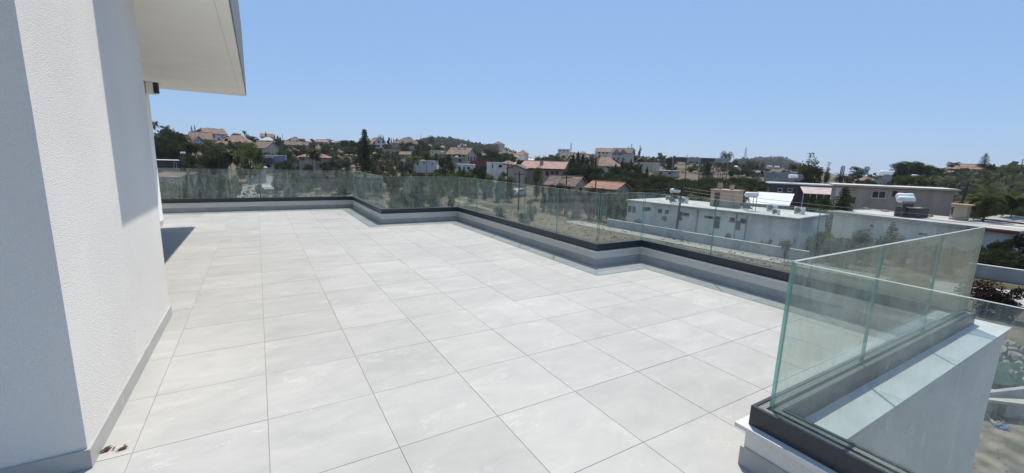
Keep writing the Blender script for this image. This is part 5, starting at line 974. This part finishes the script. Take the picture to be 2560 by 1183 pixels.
grove('oak', 'mid', 'leafy tree beside the maroon fence behind the grey terrace wall', 'trees by the maroon fence', [(2470, 462, 60, 78), (2498, 466, 60, 76), (2530, 488, 60, 74), (2556, 486, 60, 76), (2460, 490, 50, 72), (2510, 498, 60, 70), (2545, 508, 60, 68)]); P1('date', 'mid', 2480, 455, 70, 63, 'pale banana-like palm above the maroon fence'); P1('palm', 'mid', 2450, 474, 44, 64, 'smaller pale palm beside the leaning pole'); P1('palm', 'mid', 2545, 470, 60, 66, 'fan palm behind the maroon fence and its lean-to roof'); grove('oak', 'dark', 'dark shrub at the wall corner of the beige building', 'shrubs at the beige corner', [(2402, 500, 34, 78), (2420, 510, 36, 74), (2440, 505, 36, 76)])
for k in range(24): x = random.uniform(2455, 2570); D = random.uniform(105, 175); y = np.interp(D, [100, 180], [480, 426])+random.uniform(-6, 8); plant('bush', random.choice(['dark', 'scrub', 'olive', 'scrub']), x, y+6, random.uniform(14, 28), D, 'scrub bush on the hillside below the ochre house', 'ochre hillside scrub')
grove('bush', 'dark', 'dark shrub between the street wall and the grey-white bungalow', 'shrubs by the street wall', [(2450, 622, 70, 53), (2490, 640, 70, 51), (2530, 628, 80, 52), (2420, 640, 60, 52), (2570, 636, 80, 51), (2480, 600, 60, 54)]); grove('oak', 'dark', 'dark tree under the roof end of the grey-white bungalow', 'trees by the bungalow end', [(2530, 590, 70, 54), (2565, 580, 70, 55), (2500, 605, 50, 54)])
P1('bush', 'red', 2478, 700, 110, 37, 'low spreading tree with dark reddish leaves by the street', var=0, zb=GZ); P1('bush', 'red', 2525, 712, 80, 36.5, 'smaller dark reddish shrub beside the low spreading tree', var=1, zb=GZ)
grove('bush', 'bright', 'bright green garden shrub right of the white bungalow', 'bungalow garden shrubs', [(2020, 588, 40, 52), (2050, 580, 50, 53), (2080, 584, 50, 52), (1985, 592, 26, 50)]); grove('bush', 'dark', 'dark garden shrub beside the end wall of the white bungalow', 'dark garden shrubs', [(2110, 590, 60, 50), (2140, 600, 60, 48), (2070, 612, 60, 47), (2100, 628, 60, 45), (2180, 606, 60, 48), (2210, 590, 60, 50), (2060, 576, 50, 55), (2262, 588, 70, 51), (2304, 602, 70, 49), (2165, 572, 60, 53), (2345, 612, 70, 48), (2385, 618, 60, 49)]); P1('fir', 'mid', 2235, 548, 70, 53, 'tiered conifer before the windows of the grey-white bungalow', var=1); P1('loose', 'olive', 1968, 596, 44, 44, 'thin shrub growing at the end of the grey garden wall')
for k in range(9): plant('bush', random.choice(['dark', 'dark', 'mid']), 1590+k*24+random.uniform(-6, 6), 474+random.uniform(-3, 6), 52, 70, 'dark undergrowth shrub between the evergreens and the white bungalow', 'undergrowth behind the bungalow')
# seen through the glass
grove('cyp', 'mid', 'stout cypress below the plum-brown shed', 'stout cypresses', [(470, 428, 50, 52), (522, 426, 44, 56), (496, 438, 40, 54)]); grove('bush', 'mid', 'leafy shrub beside the stout cypresses', 'left glass shrubs', [(410, 446, 60, 50), (436, 450, 54, 54), (420, 470, 50, 44), (402, 478, 50, 42), (540, 478, 40, 50)]); P1('oak', 'mid', 562, 426, 44, 62, 'small round tree on a bare trunk beside the lane', var=0); P1('oak', 'mid', 586, 430, 34, 72, 'leafy tree at the lane next to the small round tree')
grove('bush', 'mid', 'green bush growing in the open field', 'field trees', [(1020, 446, 84, 62), (1088, 448, 76, 66), (1052, 462, 60, 62), (1000, 470, 60, 58), (985, 440, 40, 70), (1178, 462, 34, 72), (1330, 496, 40, 58), (1440, 484, 50, 62), (1548, 500, 34, 60)])
grove('bush', 'olive', 'dry roadside shrub on the rough ground', 'rough ground shrubs', [(690, 480, 30, 76), (720, 470, 40, 80), (760, 462, 30, 84), (820, 458, 40, 82), (860, 470, 34, 78), (1250, 515, 34, 56), (1310, 530, 40, 52), (1130, 480, 30, 66), (700, 500, 24, 70), (900, 470, 30, 74)])
for k in range(14): D = random.uniform(95, 230); plant(random.choice(['oak', 'bush', 'cyp']), random.choice(['mid', 'dark', 'olive']), random.uniform(60, 370), 372-(D-95)*.36+random.uniform(-6, 6), random.uniform(20, 40), D, 'hillside tree on the slope behind the white house corner', 'trees behind the house corner')
# more garden trees between the hillside houses
for lab, grp, p0, p1, y0, y1, d0, d1, n in (
 ('garden tree between the orange-roofed ridge houses', 'ridge garden trees', 470, 650, 352, 372, 150, 175, 12), ('garden tree on the slope around the brown-roofed bungalow', 'bungalow slope trees', 690, 860, 356, 384, 130, 190, 16),
 ('garden tree on the slope around the white gable-ended house', 'gable house slope trees', 925, 1110, 360, 388, 140, 185, 14), ('tree around the stepped houses and the big cream villa', 'villa slope trees', 1180, 1300, 378, 398, 150, 210, 12), ('low tree on the crest below the white cube villa', 'cube villa slope trees', 1345, 1480, 386, 402, 150, 240, 14), ('small tree on the sandy slope behind the billboard frame', 'sandy slope trees', 1650, 1900, 398, 416, 160, 260, 14),
 ('garden tree behind the lane and the garage', 'lane garden trees', 690, 850, 398, 418, 95, 115, 14), ('tree between the dark grey house and the beige building', 'trees by the dark grey house', 1960, 2200, 440, 456, 100, 125, 12)):
    for k in range(n):
        f = random.random(); D = d1+(d0-d1)*f; plant(random.choice(['oak', 'oak', 'bush']), random.choice(['mid', 'olive', 'dark', 'mid']), random.uniform(p0, p1), y0+(y1-y0)*f+random.uniform(-4, 4), random.uniform(16, 30), D, lab, grp)
# ------------------------------------------------------------------ scrub, dry grass and tufts
def scatter(name, leaf, label, n, size, pick, cat='scrub'):
    V = []
    for k in range(n):
        x, y, s_ = pick(); z = tz(x, y); m = 9; P = np.array([x, y, z])+RNG.normal(size=(m, 3))*np.array([s_*.45, s_*.45, s_*.3])+np.array([0, 0, s_*.28]); V.append(leaf_quads(P, size*s_, None, .7))
    o = link(name, quads_mesh(name, np.concatenate(V), [LEAF[leaf]])); tag(o, label, cat, kind='stuff')
def pk(p0, p1, d0, d1, s0, s1):
    def f():
        px = random.uniform(p0, p1); D = math.exp(random.uniform(math.log(d0), math.log(d1))); a = YAW+math.atan((px-1280)/FPX); return CAM[0]+D*math.sin(a), CAM[1]+D*math.cos(a), random.uniform(s0, s1)
    return f
scatter('hill_scrub', 'scrub', 'dark scrub covering the far rounded hill', 1500, .42, pk(1030, 1235, 330, 760, 1.6, 4.2)); scatter('mountain_scrub', 'scrub', 'dark scrub on the far rocky mountain', 600, .45, pk(1830, 2020, 700, 1700, 4, 9)); scatter('crest_scrub', 'scrub', 'low scrub over the middle and left crests', 1500, .42, pk(400, 1900, 150, 480, .8, 2.6)); scatter('right_scrub', 'olive', 'low scrub over the hillside of the ochre house', 700, .42, pk(2150, 2750, 95, 260, .7, 2.0))
scatter('right_green_scrub', 'mid', 'green scrub patches over the hillside of the ochre house', 420, .42, pk(2250, 2750, 95, 190, .6, 1.7)); scatter('dry_weeds', 'dry', 'dry weeds and tufts over the field', 4200, .30, pk(350, 2250, 40, 72, .06, .22), 'weeds'); scatter('green_weeds', 'olive', 'grey-green weeds over the rough field', 1700, .32, pk(350, 1120, 50, 95, .15, .6), 'weeds')
# ------------------------------------------------------------------ pale rock bank by the tall pole
bk = empty('rock_bank', hit(1230, 452), 0, 'crumbling pale rock bank with sandy boulders left of the beige gable house', 'rocks'); M_SAND = mat('sandy_rock', (.40, .32, .22), .95, .3, .8, rnd=.15, bump=.6, bscale=4)
RS = [rock(.8, M_SAND, 'boulder') for _ in range(4)]
for k in range(46):
    q = hit(random.uniform(1205, 1262), random.uniform(437, 462)); o = link('boulder', random.choice(RS), bk); o.matrix_parent_inverse = Matrix.Translation(-bk.location); o.location = (q[0], q[1], q[2]-.1); s_ = random.uniform(.3, 1.2); o.scale = (s_*1.6, s_*1.3, s_*.7); o.rotation_euler = (0, 0, random.uniform(0, 6))
# ------------------------------------------------------------------ thin summer haze round everything
hb_ = MB().box(-4700, 4700, -4700, 4700, -60, 62).build('haze', bpy.data.materials.new('haze_air')); m = bpy.data.materials['haze_air']; m.use_nodes = True; m.node_tree.nodes.remove(m.node_tree.nodes['Principled BSDF'])
pv = m.node_tree.nodes.new('ShaderNodeVolumePrincipled'); pv.inputs['Color'].default_value = (.78, .86, .95, 1); pv.inputs['Density'].default_value = .0002; pv.inputs['Anisotropy'].default_value = .2
m.node_tree.links.new(pv.outputs[0], m.node_tree.nodes['Material Output'].inputs['Volume']); tag(hb_, 'thin pale summer haze over the valley', 'haze', kind='stuff')
